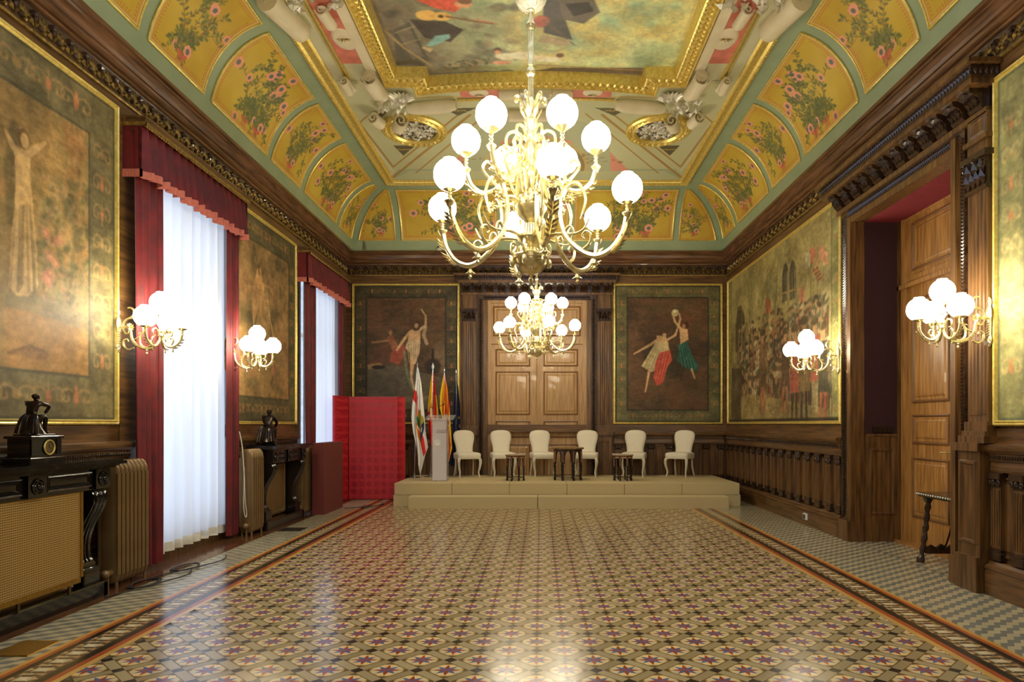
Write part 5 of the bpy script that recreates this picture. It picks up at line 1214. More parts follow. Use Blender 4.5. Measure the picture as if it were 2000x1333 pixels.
# ================================================================== MANTELPIECES
def mantel(yc, hw, label, mats, screen):
    t = thing('mantelpiece', label, 'mantelpiece', (XL, yc, 0)); mk = mats
    mb = MB(); 
    for z0, z1, o, e in ((1.125, 1.14, .45, .06), (1.10, 1.125, .47, .08), (1.085, 1.10, .43, .04), (1.07, 1.085, .41, .02)): mb.box(.0, o, -hw-e, hw+e, z0, z1)
    mb.build('shelf', mk, t)
    O, U, Z, N = V((0, 0, 0)), V((0, 1, 0)), V((0, 0, 1)), V((1, 0, 0))
    mb = MB(); mb.box(0, .36, -hw, hw, .90, 1.07)
    for a, b in ((-hw+.22, -.12), (.12, hw-.22)): mb.panel(O, U, Z, N, a, b, .93, 1.05, [(0, .36), (.0, .372), (.012, .376), (.02, .364), (.03, .37), (.04, .362)], 0, False)
    mb.build('frieze', mk, t)
    for y in (-hw+.11, 0, hw-.11):
        mb = MB(); b0 = .36
        mb.box(b0-.01, b0+.03, y-.09, y+.09, .905, 1.065)
        for r, h in ((.055, .02), (.035, .03)):
            mb.tube([(b0+.03+h*.3, y+r*math.cos(a), .985+r*math.sin(a)) for a in [2*PI*k/16 for k in range(17)]], .006, 6)
        mb.dome((b0+.03, y, .985), U, Z, N, .02, .02, .02, 10); mb.build('roundel_block', mk, t, 30)
    for sg in (-1, 1):
        mb = MB(); y = sg*(hw-.11); w = .085
        prof = [(.10, .14), (.27, .14), (.27, .28), (.25, .30), (.23, .34), (.225, .42), (.235, .5), (.26, .58), (.30, .66), (.34, .73), (.365, .79), (.37, .84), (.35, .885), (.34, .90), (.10, .90)]
        mb.loft([[(x, y+q, z) for x, z in prof] for q in (-w, w)], True, True)
        for q in (-.045, 0, .045): mb.tube([(x+.003, y+q, z) for x, z in catmull([(p[0], 0, p[1]) for p in prof[3:13]], 3) and [(p.x, p.z) for p in catmull([(a, 0, b) for a, b in prof[3:13]], 3)]], .012, 6)
        for q in (-.05, -.017, .017, .05): mb.petal((.372, y+q, .79), (0.1, 0, 1), (1, 0, 0), .09, .03, .02)
        mb.cbox(.08, .30, y-w-.012, y+w+.012, .12, .26, .008); mb.build('scroll_leg', mk, t, 30)
    mb = MB(); mb.box(0, .12, -hw, hw, .1, .9); mb.box(0, .33, -hw+.0, hw, .0, .04); mb.cbox(.28, .345, -hw-.05, hw+.02, .0, .125, .01); mb.cbox(.0, .345, hw-.04, hw+.03, 0, .125, .01); mb.build('hearth_curb', mk, t)
    if screen:
        mb = MB(); x = .345; a, b = -hw+.05, hw-.30
        s = thing('fire_screen', 'pierced brass sheet screen standing in the nearer black mantelpiece', 'screen', (XL+x, yc, .125))
        g = MB(); g.box(-.004, .0, a, b, .08, .80); g.build('pierced_sheet', M['pierced'], s)
        g = MB()
        for (p, q, r, u) in ((a, b, .06, .10), (a, b, .77, .81), (a, a+.03, .06, .81), (b-.03, b, .06, .81)): g.box(-.008, .008, p, q, r, u)
        g.build('brass_frame', M['plate'], s)
        g = MB()
        for y, z0, z1 in ((a+.15, 0, .07), (b-.15, 0, .07), ((a+b)/2, 0, .07), (a+.15, .80, .86), (b-.15, .80, .86)):
            g = MB(); g.box(-.006, .006, y-.012, y+.012, z0, z1); g.build('bracket', M['brassdark'], s)
        tp = MB(); tp.tube([(-.1, a, .02), (-.1, b, .02)], .03, 8); tp.build('warming_pipe', M['radiator'], s, True)
    else:
        mb = MB(); mb.box(.12, .15, -hw+.24, hw-.24, .13, .88); mb.panel(V((0, 0, 0)), U, Z, N, -hw+.26, hw-.26, .15, .86, [(0, .15), (.01, .165), (.03, .152)], 0, False); mb.build('fireboard', mats2, t)
    return t
mats2 = M['radiator']
mantel(4.86, .84, 'black marble mantelpiece with scroll legs nearest on the window wall', M['black'], True)
mantel(9.78, .66, 'dark mantelpiece with scroll legs between the two windows', M['blackwood'], False)
# ================================================================== STATUES AND CLOCK
def skinfig(name, joints, edges, radii, m, parent, sub=2, root=0):
    me = bpy.data.meshes.new(name); me.from_pydata(joints, edges, []); o = bpy.data.objects.new(name, me); C.objects.link(o); me.materials.append(m)
    o.parent = parent
    md = o.modifiers.new('skin', 'SKIN'); md.use_smooth_shade = True
    sv = me.skin_vertices[0].data if len(me.skin_vertices) else None
    if sv is None:
        bm = bmesh.new(); bm.from_mesh(me); bm.verts.layers.skin.verify(); bm.to_mesh(me); bm.free(); sv = me.skin_vertices[0].data
    for i, r in enumerate(radii):
        sv[i].radius = (r, r) if not hasattr(r, '__len__') else r; sv[i].use_root = (i == root)
    s2 = o.modifiers.new('sub', 'SUBSURF'); s2.levels = sub; s2.render_levels = sub
    return o
def seated_statue(loc, label, k=1.0, tall=False):
    """faces +y, about .31 m high at k=1"""
    t = thing('statuette', label, 'statue', loc)
    J = [(0, -.030, .118), (0, -.030, .160), (0, -.012, .212), (0, .006, .238), (0, .016, .262),
         (.042, -.008, .226), (.058, .072, .205), (.035, .052, .150),                                    # arm with elbow forward, hand on thigh
         (-.042, -.012, .224), (-.055, .030, .172), (-.020, .048, .228),                                   # other arm bent up to the chin
         (.024, -.02, .108), (.034, .062, .128), (.034, .056, .055), (.036, .062, .012), (.036, .090, .008),
         (-.024, -.02, .108), (-.030, .058, .110), (-.034, .085, .050), (-.034, .094, .012), (-.034, .118, .008)]
    if tall: J[6] = (.055, .05, .18); J[7] = (.03, .075, .135)
    J = [(x*k, y*k, z*k) for x, y, z in J]
    E = [(0, 1), (1, 2), (2, 3), (3, 4), (2, 5), (5, 6), (6, 7), (2, 8), (8, 9), (9, 10), (0, 11), (11, 12), (12, 13), (13, 14), (14, 15), (0, 16), (16, 17), (17, 18), (18, 19), (19, 20)]
    Rr = [.034, .031, .036, .013, .023, .019, .014, .011, .019, .014, .010, .026, .020, .014, .010, .009, .026, .020, .014, .010, .009]
    skinfig('body', J, E, [r*k for r in Rr], M['bronze'], t)
    mb = MB(); R = random.Random(3)   # drapery folds over lap and seat rock
    for q in range(8):
        x = (-.05+q*.0143)*k; mb.tube(catmull([(x*.8, -.040*k, .145*k), (x*1.1, -.058*k, .115*k), (x*1.3, -.072*k, .07*k), (x*1.5, -.082*k, .004)], 4), [v*k for v in interp([.006, .010, .012, .015], 13)], 6)
    for q in range(5):
        x = (-.036+q*.018)*k; mb.tube(catmull([(x, -.01*k, .132*k), (x*1.05, .035*k, .136*k), (x*1.1, .066*k, .115*k), (x*1.2, .06*k, .075*k)], 4), [v*k for v in interp([.008, .009, .009, .005], 13)], 6)
    mb.build('drapery', M['bronze'], t, True)
    mb = MB(); 
    mb.loft([[(k*(.062+.008*math.sin(3*a+z*60))*math.cos(a)*s, k*(.075*math.sin(a)*s-.02), z*k) for a in [2*PI*j/12 for j in range(12)]] for z, s in ((.0, 1.2), (.02, 1.05), (.05, .85), (.085, .7), (.1, .55))], True, True)
    mb.build('rock_seat', M['bronze'], t, 50)
    mb = MB(); hd = V(J[4])
    mb.ball(hd+V((0, -.008*k, .012*k)), (.024*k, .026*k, .022*k), 10, 6)
    for q in range(10): a = q*.63; mb.ball(hd+V((.018*k*math.cos(a), -.008*k+.016*k*math.sin(a), .018*k)), .009*k, 6, 4)
    mb.build('hair', M['bronze'], t, True)
    mb = MB(); f = hd+V((0, .024*k, .004*k)); mb.ball(f, (.007*k, .011*k, .009*k), 6, 4)
    for s in (-1, 1): mb.ball(f+V((s*.009*k, -.005*k, .007*k)), .004*k, 6, 4)
    mb.ball(f+V((0, -.006*k, -.012*k)), (.008*k, .006*k, .004*k), 6, 4); mb.build('face', M['bronze'], t, True)
    if not tall:
        mb = MB(); mb.cbox(-.075, .075, -.115, .115, -.012, .0, .003); mb.build('plinth', M['bronze'], t)
    else:
        mb = MB(); mb.lathe([(.10, -.045), (.11, -.04), (.09, -.03), (.075, -.015), (.085, -.004), (.08, 0)], (0, 0, 0), 20, 0, 1, 1.15); mb.build('plinth', M['blackwood'], t, True)
    return t
CK = thing('mantel_clock', 'black marble clock on the nearer mantelpiece, under the bronze figure', 'clock', (XL+.265, 5.0, 1.14))
mb = MB(); mb.cbox(-.10, .10, -.18, .18, 0, .05, .006); mb.box(-.085, .085, -.15, .15, .05, .185); mb.cbox(-.10, .10, -.17, .17, .185, .205, .004)
mb.box(-.095, .095, -.16, .16, .05, .06); mb.box(.075, .09, -.15, -.07, .065, .18); mb.box(.075, .09, .10, .15, .065, .18); mb.build('case', M['black'], CK)
mb = MB(); X = .088
for r, h in ((.052, .006), ): mb.tube([(X+h, .02+r*math.cos(a), .12+r*math.sin(a)) for a in [2*PI*k/24 for k in range(25)]], .006, 6)
mb.build('bezel', M['gilt'], CK, True)
mb = MB(); mb.dome((X, .02, .12), (0, 1, 0), (0, 0, 1), (1, 0, 0), .05, .05, .003, 24); mb.build('dial', mat('dial_bronze', (126, 106, 66), .4, .5), CK)
mb = MB()
for k in range(12): a = k*PI/6; mb.petal((X+.003, .02+.034*math.cos(a), .12+.034*math.sin(a)), (0, math.cos(a), math.sin(a)), (1, 0, 0), .012, .006, .002)
mb.tube([(X+.005, .02, .12), (X+.005, .02, .15)], .002, 4); mb.tube([(X+.005, .02, .12), (X+.005, .04, .11)], .002, 4); mb.build('clock_hand', M['blackmetal'], CK)
seated_statue((XL+.265, 5.0, 1.358), 'dark bronze seated figure looking up, on top of the black mantel clock', 1.0)
seated_statue((XL+.22, 9.42, 1.187), 'dark bronze seated figure on a round base on the farther mantelpiece', 1.5, True)
# ================================================================== SCREEN, BOX
SC = thing('folding_screen', 'tall red damask folding screen left of the flags', 'screen', (-3.1, 12.95, 0))
def leaf(p0, p1, z1, th=.04):
    a, b = V((*p0, 0))-SC.location, V((*p1, 0))-SC.location; a.z = b.z = .01; D = (b-a).normalized(); n = V((-D.y, D.x, 0))*th
    mb = MB(); mb.loft([[a+V((0, 0, z)), b+V((0, 0, z)), b+n+V((0, 0, z)), a+n+V((0, 0, z))] for z in (0, z1)], True, True); return mb.build('screen_leaf', M['damask'], SC)
leaf((-3.62, 12.88), (-2.70, 12.9), 1.94); leaf((-3.725, 12.34), (-3.63, 12.87), 1.94); leaf((-2.69, 12.9), (-2.585, 13.04), 1.94)
BX = MB(); BX.cbox(-.10, .10, -.5, .5, 0, 1.13, .006); b = BX.build('fabric_panel', M['brownbox']); b.location = (-3.51, 11.27, 0); tag(b, 'brown-red cloth-covered box standing before the farther window', 'panel')
# ================================================================== DAIS
DS = thing('stage_platform', 'beige carpeted stage platform under the chairs', 'platform', (.46, 12.9, 0))
dx0, dx1, dyf, dyb = -2.553, 3.47, 11.90, 13.84
for k in range(6):
    w = (dx1-dx0)/6
    for lay in (0, 1):
        e = .02 if lay == 0 else .0
        mb = MB(); mb.cbox(dx0+k*w+.003-.46-(e if k == 0 else 0)+.0, dx0+(k+1)*w-.003-.46+(e if k == 5 else 0), dyf-12.9+(.0 if lay else .012), dyb-12.9, .2*lay+.001, .2*lay+.199, .005); mb.build('carpeted_block', M['carpet'], DS)
mb = MB(); mb.box(dx0+.03-.46, dx1-.03-.46, dyf+.03-12.9, dyb-12.93, .01, .39); mb.build('core', M['seam'], DS)
for k, (a, b) in enumerate(((-2.24, -.055), (-.045, 3.19))):
    mb = MB(); mb.cbox(a, b, 11.55, 11.88, 0, .2, .006); o = mb.build('stage_step', M['carpet']); o.data.transform(Matrix.Translation((-(a+b)/2, -11.7, 0))); o.location = ((a+b)/2, 11.7, 0)
    tag(o, ['shorter left length of beige carpeted step before the platform', 'longer right length of beige carpeted step before the platform'][k], 'step')
TOP = .40
# ================================================================== CHAIRS
def make_chair():
    t = thing('upholstered_chair', 'x', 'chair'); hw = .225
    # seat: local -y is the front
    mb = MB(); lp = []
    def rr(w, d0, d1, z, r=.06, n=5):
        pts = []
        for cx, cy, a0 in ((w-r, d1-r, 0), (-w+r, d1-r, PI/2), (-w+r, d0+r, PI), (w-r, d0+r, 1.5*PI)):
            for k in range(n+1): a = a0+PI/2*k/n; pts.append((cx+r*math.cos(a)*1, cy+r*math.sin(a), z))
        return pts
    for z, e in ((.355, .0), (.36, .004), (.42, .008), (.45, .006), (.468, -.01), (.478, -.05), (.482, -.12)): lp.append(rr(hw+e, -.25-e, .2+e*.3, z))
    mb.loft(lp, True, True); mb.build('seat', M['chairfab'], t, 50)
    mb = MB(); lp = []
    for z, w in ((.44, .165), (.50, .168), (.56, .172), (.62, .182), (.68, .198), (.74, .211), (.80, .214), (.84, .205), (.87, .185), (.89, .155), (.903, .11), (.91, .05)):
        y = .17+(z-.44)*.20; th = .032 if z < .88 else .026; lp.append([(w*math.cos(a), y+th*math.sin(a)*(1 if abs(math.cos(a)) < .8 else .9)-.018*(1-(math.cos(a))**2), z) for a in [2*PI*j/20 for j in range(20)]])
    for l in lp:
        for i, p in enumerate(l): a = 2*PI*i/20; sx = math.copysign(abs(math.cos(a))**.35, math.cos(a)); l[i] = (abs(p[0]/(math.cos(a) if abs(math.cos(a)) > 1e-6 else 1e-6))*sx, p[1], p[2])
    mb.loft(lp, True, True); mb.build('backrest', M['chairfab'], t, 50)
    for sx in (-1, 1):
        mb = MB(); pts = catmull([(sx*.195, -.215, .37), (sx*.215, -.245, .31), (sx*.205, -.232, .2), (sx*.185, -.21, .1), (sx*.19, -.225, .05), (sx*.195, -.238, .02), (sx*.195, -.24, .001)], 4)
        mb.tube(pts, interp([.032, .03, .021, .015, .014, .02], len(pts)), 10); mb.build('leg', M['chairleg'], t, True)
        mb = MB(); pts = catmull([(sx*.175, .175, .37), (sx*.178, .185, .2), (sx*.186, .235, .06), (sx*.19, .25, .02), (sx*.19, .25, .001)], 4); mb.tube(pts, interp([.022, .018, .014], len(pts)), 8); mb.build('leg', M['chairleg'], t, True)
    return t
ch0 = make_chair()
chairs = [(-1.45, 13.38, 20, 'cream upholstered chair nearest the flags, leftmost in the row'), (-.755, 13.50, 12, 'cream upholstered chair behind the left small carved table'),
          (.03, 13.50, 12, 'cream upholstered chair just left of the octagonal centre table'), (.905, 13.50, -8, 'cream upholstered chair just right of the octagonal centre table'),
          (1.85, 13.50, -14, 'cream upholstered chair behind the right small carved table'), (2.75, 13.44, -32, 'cream upholstered chair at the right end of the row, turned most')]
for i, (x, y, a, lb) in enumerate(chairs):
    o = ch0 if i == 0 else copy_tree(ch0); o.location = (x, y, TOP); o.rotation_euler = (0, 0, math.radians(a)); o['label'] = lb; o['group'] = 'cream chairs on the stage'
# ================================================================== OCTAGONAL TABLES
def oct_table(R, H, name, mtop, inlay):
    t = thing(name, 'x', 'table'); k = R/.2
    o8 = lambda r, z, off=PI/8: [(r*math.cos(off+j*PI/4), r*math.sin(off+j*PI/4), z) for j in range(8)]
    mb = MB(); mb.loft([o8(R*.94, H-.03), o8(R*1.0, H-.018), o8(R*1.02, H-.006), o8(R*1.01, H)], True, True); mb.build('tabletop', mtop, t)
    if inlay:
        mb = MB()
        for j in range(8):
            a, b = V(o8(R*1.0, H)[j]), V(o8(R*1.0, H)[(j+1) % 8])
            for q in range(7):
                p = a+(b-a)*(q+.5)/7; n = V((p.x, p.y, 0)).normalized(); mb.ball(p*1.0+V((0, 0, .0)), .007, 6, 4)
        mb.build('pearl_stud', M['white'], t)
    rl = R*.82
    for j in range(8):
        p = V(o8(rl, 0)[j]); mb = MB(); h1 = H*.52
        mb.box(p.x-.014*k**.5, p.x+.014*k**.5, p.y-.014*k**.5, p.y+.014*k**.5, h1, H-.03)
        s = .0145*k**.5; prof = []
        for z, r in ((0, .6), (.03, 1.3), (.06, .6), (.09, 1.5), (.13, 1.5), (.16, .7), (.3, 1.0), (.42, .75), (.55, 1.1), (.68, .8), (.8, 1.2), (.9, .8), (1, 1.2)): prof.append((s*r, z*h1))
        mb.lathe(prof, (p.x, p.y, 0), 10); mb.build('leg', M['blackwood'], t, 50)
    for j in range(8):
        a, b = V(o8(rl, 0)[j]), V(o8(rl, 0)[(j+1) % 8]); D = (b-a).normalized(); L = (b-a).length; n = V(((a+b)/2).to_tuple()).normalized(); mb = MB()
        pts = [(0, H-.03), (0, H*.52)] + [(L*.18, H*.52)]+[(L/2-L*.32*math.cos(q*PI/6), H*.60+(H*.30)*math.sin(q*PI/6)) for q in range(0, 7)]+[(L*.82, H*.52), (L, H*.52), (L, H-.03)]
        mb.prism(pts, a-n*.004, D, (0, 0, 1), n, .012); pn = mb.build('arcade_panel', M['darkwood'], t)
        if j % 1 == 0:
            mb = MB(); w = L*.12
            for c in (0.0, L): 
                q = a+D*c; mb.prism([(-w*.8, H*.56), (w*.8, H*.56), (w*.8, H*.9), (-w*.8, H*.9)], q+n*.009, D, (0, 0, 1), n, .004)
            if inlay: mb.prism([(L*.1, H*.86), (L*.9, H*.86), (L*.9, H*.91), (L*.1, H*.91)], a+n*.008, D, (0, 0, 1), n, .004)
            mb.build('inlay', M['inlaywood'], pn)
        mb = MB(); mb.tube([V((a.x, a.y, H*.12)), V((b.x, b.y, H*.12))], .007*k**.5, 6); mb.build('stretcher', M['blackwood'], t)
    return t
M['inlaywood'] = mat('inlaid_veneer', (160, 92, 56), .35, scale=90, c2=(206, 164, 110), spec=.6)
M['tabletop'] = mat('worn_tabletop', (148, 116, 66), .35, scale=14, c2=(110, 78, 44))
M['tabletop2'] = mat('inlaid_tabletop', (120, 88, 56), .3, scale=60, c2=(190, 160, 116))
t = oct_table(.315, .60, 'octagonal_table', M['tabletop'], False); t.location = (.50, 12.60, TOP); t['label'] = 'large octagonal dark table with plain top at the centre of the stage'
t = oct_table(.20, .48, 'carved_side_table', M['tabletop2'], True); t.location = (-.46, 12.48, TOP); t['label'] = 'small carved octagonal stool-table left of the large octagonal table'; t['group'] = 'small inlaid tables on the stage'
t2 = copy_tree(t); t2.location = (1.50, 12.48, TOP); t2.rotation_euler = (0, 0, PI/4); t2['label'] = 'small carved octagonal stool-table right of the large octagonal table'
# ================================================================== LECTERN
LC = thing('lectern', 'clear acrylic lectern with frosted front panel and microphone', 'lectern', (-1.83, 12.42, TOP))
mb = MB(); mb.cbox(-.15, .15, -.13, .15, 0, .015, .004); mb.build('base', M['acrylic'], LC)
for s in (-1, 1):
    mb = MB(); mb.box(s*.135-.006, s*.135+.006, -.10, .12, .015, 1.10); mb.build('side_panel', M['acrylic'], LC)
mb = MB(); mb.box(-.128, .128, -.07, -.06, .015, 1.13); fpn = mb.build('front_panel', M['acrylicf'], LC)
mb = MB(); mb.loft([[(-.26, -.16, 1.10), (.26, -.16, 1.10), (.26, .22, 1.19), (-.26, .22, 1.19)], [(-.26, -.16, 1.11), (.26, -.16, 1.11), (.26, .22, 1.20), (-.26, .22, 1.20)]], True, True); mb.build('reading_desk', M['acrylic'], LC)
mb = MB()
for x in (-.2, .2): mb.ball((x, -.12, 1.12), .014, 8, 6); mb.tube([(x, -.12, 1.12), (x, -.12, 1.09)], .008, 8)
for x in (-.12, -.06, .06, .12): mb.box(x-.02, x+.02, -.135, -.11, -.0, .012)
mb.build('steel_fixings', M['steel'], LC, True)
mb = MB(); mb.tube(catmull([(.02, .06, 1.16), (.0, .05, 1.26), (-.03, .03, 1.33), (.05, -.02, 1.38)], 5), .004, 6); mb.tube([(.05, -.02, 1.38), (.085, -.04, 1.40)], .009, 8); mb.build('microphone', M['blackmetal'], LC, True)
def text(body, size, loc, rot, m, parent, name='lettering', ext=.0005, sx=1.0):
    cu = bpy.data.curves.new(name, 'FONT'); cu.body = body; cu.size = size; cu.extrude = ext; cu.align_x = 'CENTER'; cu.align_y = 'CENTER'; cu.space_character = 1.0
    to = bpy.data.objects.new(name, cu); C.objects.link(to); bpy.context.view_layer.update()
    me = bpy.data.meshes.new_from_object(to.evaluated_get(bpy.context.evaluated_depsgraph_get())); bpy.data.objects.remove(to)
    o = bpy.data.objects.new(name, me); me.materials.append(m); C.objects.link(o); o.location = loc; o.rotation_euler = rot; o.scale = (sx, 1, 1); o.parent = parent; return o
M['letters'] = mat('dark_red_lettering', (110, 40, 36), .5)
text('DIPUTACION', .036, (.045, -.072, .915), (PI/2, 0, 0), M['letters'], LC, sx=.85); text('DE ZARAGOZA', .036, (.045, -.072, .882), (PI/2, 0, 0), M['letters'], LC, sx=.85)
mb = MB(); mb.lathe([(.06, 0), (.06, .002), (.02, .003), (.0, .004)], (0, 0, 0), 16); e_ = mb.build('crest', M['white'], LC); e_.location = (-.04, -.07, .70); e_.rotation_euler = (PI/2, 0, 0)
# ================================================================== FLAGS
def flag(x, y, zt, x0f, x1f, zb0, zb1, fn, label, spear=None, seed=1, base=True, polex=None, nfold=3):
    t = thing('flag_on_stand', label, 'flag', (x, y, TOP)); R = random.Random(seed)
    px = 0 if polex is None else polex-x
    mb = MB(); mb.tube([(px, .02, .02), ((x0f[0]+x1f[0])/2-x, .0, zt-TOP)], .011, 8); mb.build('pole', M['steel'], t, True)
    mb = MB(); mb.lathe([(.12, 0), (.12, .008), (.05, .018), (.02, .03), (.018, .07)], (px, .02, 0), 20); mb.build('base', M['steel'], t, True)
    xt = (x0f[0]+x1f[0])/2-x
    if spear == 'leaf':
        mb = MB(); zz = zt-TOP
        mb.loft([[(xt-w, 0, zz+h), (xt, -.008, zz+h), (xt+w, 0, zz+h), (xt, .008, zz+h)] for h, w in ((0, .006), (.02, .01), (.07, .028), (.12, .012), (.15, .001))], True, True); mb.build('spear_finial', M['white'], t)
    else:
        mb = MB(); mb.lathe([(.004, 0), (.014, .01), (.016, .03), (.008, .05), (.001, .09)], (xt, 0, zt-TOP), 8); mb.build('spear_finial', M['steel'], t, True)
    nu, nv = 70, 150; T, S = np.meshgrid(np.linspace(0, 1, nu), np.linspace(0, 1, nv))   # S 0 top .. 1 bottom
    kk = np.linspace(0, 1, len(x0f)); XA = np.interp(S, kk, x0f); XB = np.interp(S, kk, x1f)
    zb = zb0+(zb1-zb0)*T if not callable(zb0) else zb0(T)
    X = XA+(XB-XA)*T-x; Z = zt-.03+(zb-(zt-.03))*S-TOP
    A = .03*np.clip(S*2.5, .15, 1); Y = -.02*S+A*np.sin(T*nfold*2*PI+S*1.3+seed)+A*.4*np.sin(T*nfold*4.6*PI+2*S)
    col = np.zeros((nv, nu, 3)); col[:] = 255; col = fn(T, S, X, Z+TOP)
    o = gridmesh('cloth', X, Y, Z, col, M['cloth'], t); return t
def colsel(T, default): return np.zeros(T.shape+(3,))+np.array(default, float)
def setc(c, m, col): c[m] = col
Wt, Rd, Yl = (236, 232, 222), (214, 44, 34), (234, 190, 40)
def f_white(T, S, X, Z):
    c = colsel(T, Wt); x = X+(-1.9-.27)*0
    setc(c, (T < .42) & (np.abs(S-.35+T*.06) < .065), Rd); setc(c, (np.abs(T-.42+S*.02) < .045) & (S > .28) & (S < .62), Rd)
    setc(c, (T > .62+(S-.6)*.2) & (T < .86) & (S > .62) & (S < .84) & (np.abs(T-.72-(S-.62)*.45) < .10), Rd)
    u = (T-.64)/.30; v = (S-.56)/.12; r = (u**2+v**2) < 1
    setc(c, r & (v < 0), (176, 160, 60)); setc(c, r & (v < 0) & (u < -.1) & (((u+.45)/.35)**2+((v+.35)/.4)**2 < 1), (40, 96, 70))
    setc(c, r & (v >= -.1) & (u > 0), (36, 44, 84)); setc(c, r & (v >= .15) & (u <= 0), Yl); setc(c, r & (v >= .15) & (u <= 0) & ((np.floor(u*9) % 2) == 0), Rd)
    setc(c, ((u-.4)**2/.03+(v-.25)**2/.05 < 1), (220, 216, 200)); setc(c, (np.abs(u) < .5) & (np.abs(v+1.15) < .25), (186, 150, 60)); return c
def f_spain(T, S, X, Z):
    c = colsel(T, Yl); setc(c, (T > .52) & (S < .75), Rd); setc(c, (T > .80) & (S > .3) & (S < .7), Yl); setc(c, (T < .35) & (S > .55), Rd); setc(c, (S > .72), Rd)
    u = (T-.35)/.22; v = (S-.55)/.09; setc(c, u*u+v*v < 1, (186, 70, 44)); setc(c, (u*u+v*v < .5), (226, 200, 150)); setc(c, (np.abs(u) < .3) & (np.abs(v+1.2) < .35), (190, 140, 40)); return c
def f_aragon(T, S, X, Z):
    c = colsel(T, Yl); w = T+S*.12
    for a in (.46, .68, .9): setc(c, np.abs(w-a-.1*np.sin(S*7)) < .05+.02*(a > .6), Rd)
    u = (T-.7)/.22; v = (S-.56)/.07; setc(c, u*u+v*v < 1, (206, 190, 160)); setc(c, (u*u+v*v < .6) & (u > 0), (186, 60, 50)); setc(c, (S > .8) & (T < .5), Rd); return c
def f_eu(T, S, X, Z):
    c = colsel(T, (30, 34, 66))
    for (a, b) in ((.78, .46), (.86, .55), (.80, .66), (.7, .72)):
        du = (T-a)*.24; dv = (S-b)*1.7; an = np.arctan2(du, dv); r = np.hypot(du, dv); setc(c, r < .018+.014*np.cos(an*5), (222, 190, 70))
    return c
def fx(d, *px): return [(p-1056)*d/F for p in px]
def fz(d, y): return 1.43+(829-y)*d/F
flag(fx(13.1, 809)[0], 13.1, fz(13.1, 716), fx(13.1, 814, 812, 808, 804, 803, 806, 813), fx(13.1, 817, 823, 826, 829, 831, 836, 826), lambda T: fz(13.1, 862)+(fz(13.1, 932)-fz(13.1, 862))*np.clip(T*1.7, 0, 1)+.30*np.clip((T-.66)*2.6, 0, 1), None, f_white, 'white flag with red cross and shield crest, leftmost of the flags', None, 2)
flag(fx(13.35, 840)[0], 13.35, fz(13.35, 724), fx(13.35, 844, 841, 838, 836, 836, 838, 840), fx(13.35, 847, 850, 853, 856, 857, 857, 855), fz(13.35, 868), fz(13.35, 878), f_spain, 'red and yellow striped flag with white spear tip, behind the lectern', 'leaf', 5)
flag(fx(13.58, 868)[0], 13.58, fz(13.58, 727), fx(13.58, 867, 862, 858, 858, 864, 869, 873), fx(13.58, 869, 874, 877, 879, 881, 883, 876), fz(13.58, 862), fz(13.58, 905), f_aragon, 'yellow flag with narrow red stripes, right behind the lectern', None, 8)
flag(fx(13.73, 891)[0], 13.73, fz(13.73, 731), fx(13.73, 890, 888, 886, 885, 884, 880, 876), fx(13.73, 892, 896, 899, 900, 900, 898, 892), fz(13.73, 906), fz(13.73, 915), f_eu, 'dark navy flag with gold stars, rightmost beside the first chair', None, 11)
#==PART5==
# ================================================================== LAMPS
def spiral2(c, r0, r1, a0, turns, n=16):   # in the (r, z) plane
    return [(c[0]+(r0+(r1-r0)*k/(n-1))*math.cos(a0+turns*2*PI*k/(n-1)), c[1]+(r0+(r1-r0)*k/(n-1))*math.sin(a0+turns*2*PI*k/(n-1))) for k in range(n)]
def globe(parent, c, r=.1):
    mb = MB(); prof = [(.035, -.088)]+[(r*math.sin(t), -r*math.cos(t)) for t in [.45+k*(PI-.45-.42)/13 for k in range(14)]]+[(.042, .094), (.04, .10), (.03, .098)]
    mb.lathe([(a, b) for a, b in prof], c, 20); return mb.build('globe', M['globe'], parent, 60)
def candle(mb, c, z0, z1, cup_r=.055):
    """beaded stem and cup under a globe"""
    h = z1-z0
    pr_ = [(.006, 0)]+[(.007+.008*abs(math.sin(k*PI/3)), h*.72*k/9) for k in range(1, 10)]+[(.010, h*.74), (.02, h*.78), (cup_r*.7, h*.88), (cup_r, h), (cup_r*1.02, h+.006), (.03, h+.008)]
    mb.lathe(pr_, (c[0], c[1], c[2]+z0), 12)
def arm3(pts, th, o=(0, 0)): return [(o[0]+r*math.cos(th), o[1]+r*math.sin(th), z) for r, z in pts]
def c2(pts, n=5): return [(p.x, p.y) for p in catmull([(a, b, 0) for a, b in pts], n)]
def leaf_on(mb, pts, rad, mi=0, side=1, n=7, L=.07):
    P3 = [V(p) for p in pts]; m = len(P3)
    for k in range(n):
        i = int(1+(m-3)*k/n); D = (P3[i+1]-P3[i]).normalized(); up = V((0, 0, 1)); S = D.cross(up)
        if S.length < .1: S = V((1, 0, 0))
        S.normalize(); Nn = S.cross(D)*side
        for sg in (-1, 1): mb.petal(P3[i]+Nn*rad, (D*.8+Nn*.35+S*sg*.55), Nn, L*(1-.4*abs(k/n-.4)), L*.42, .008, mi)
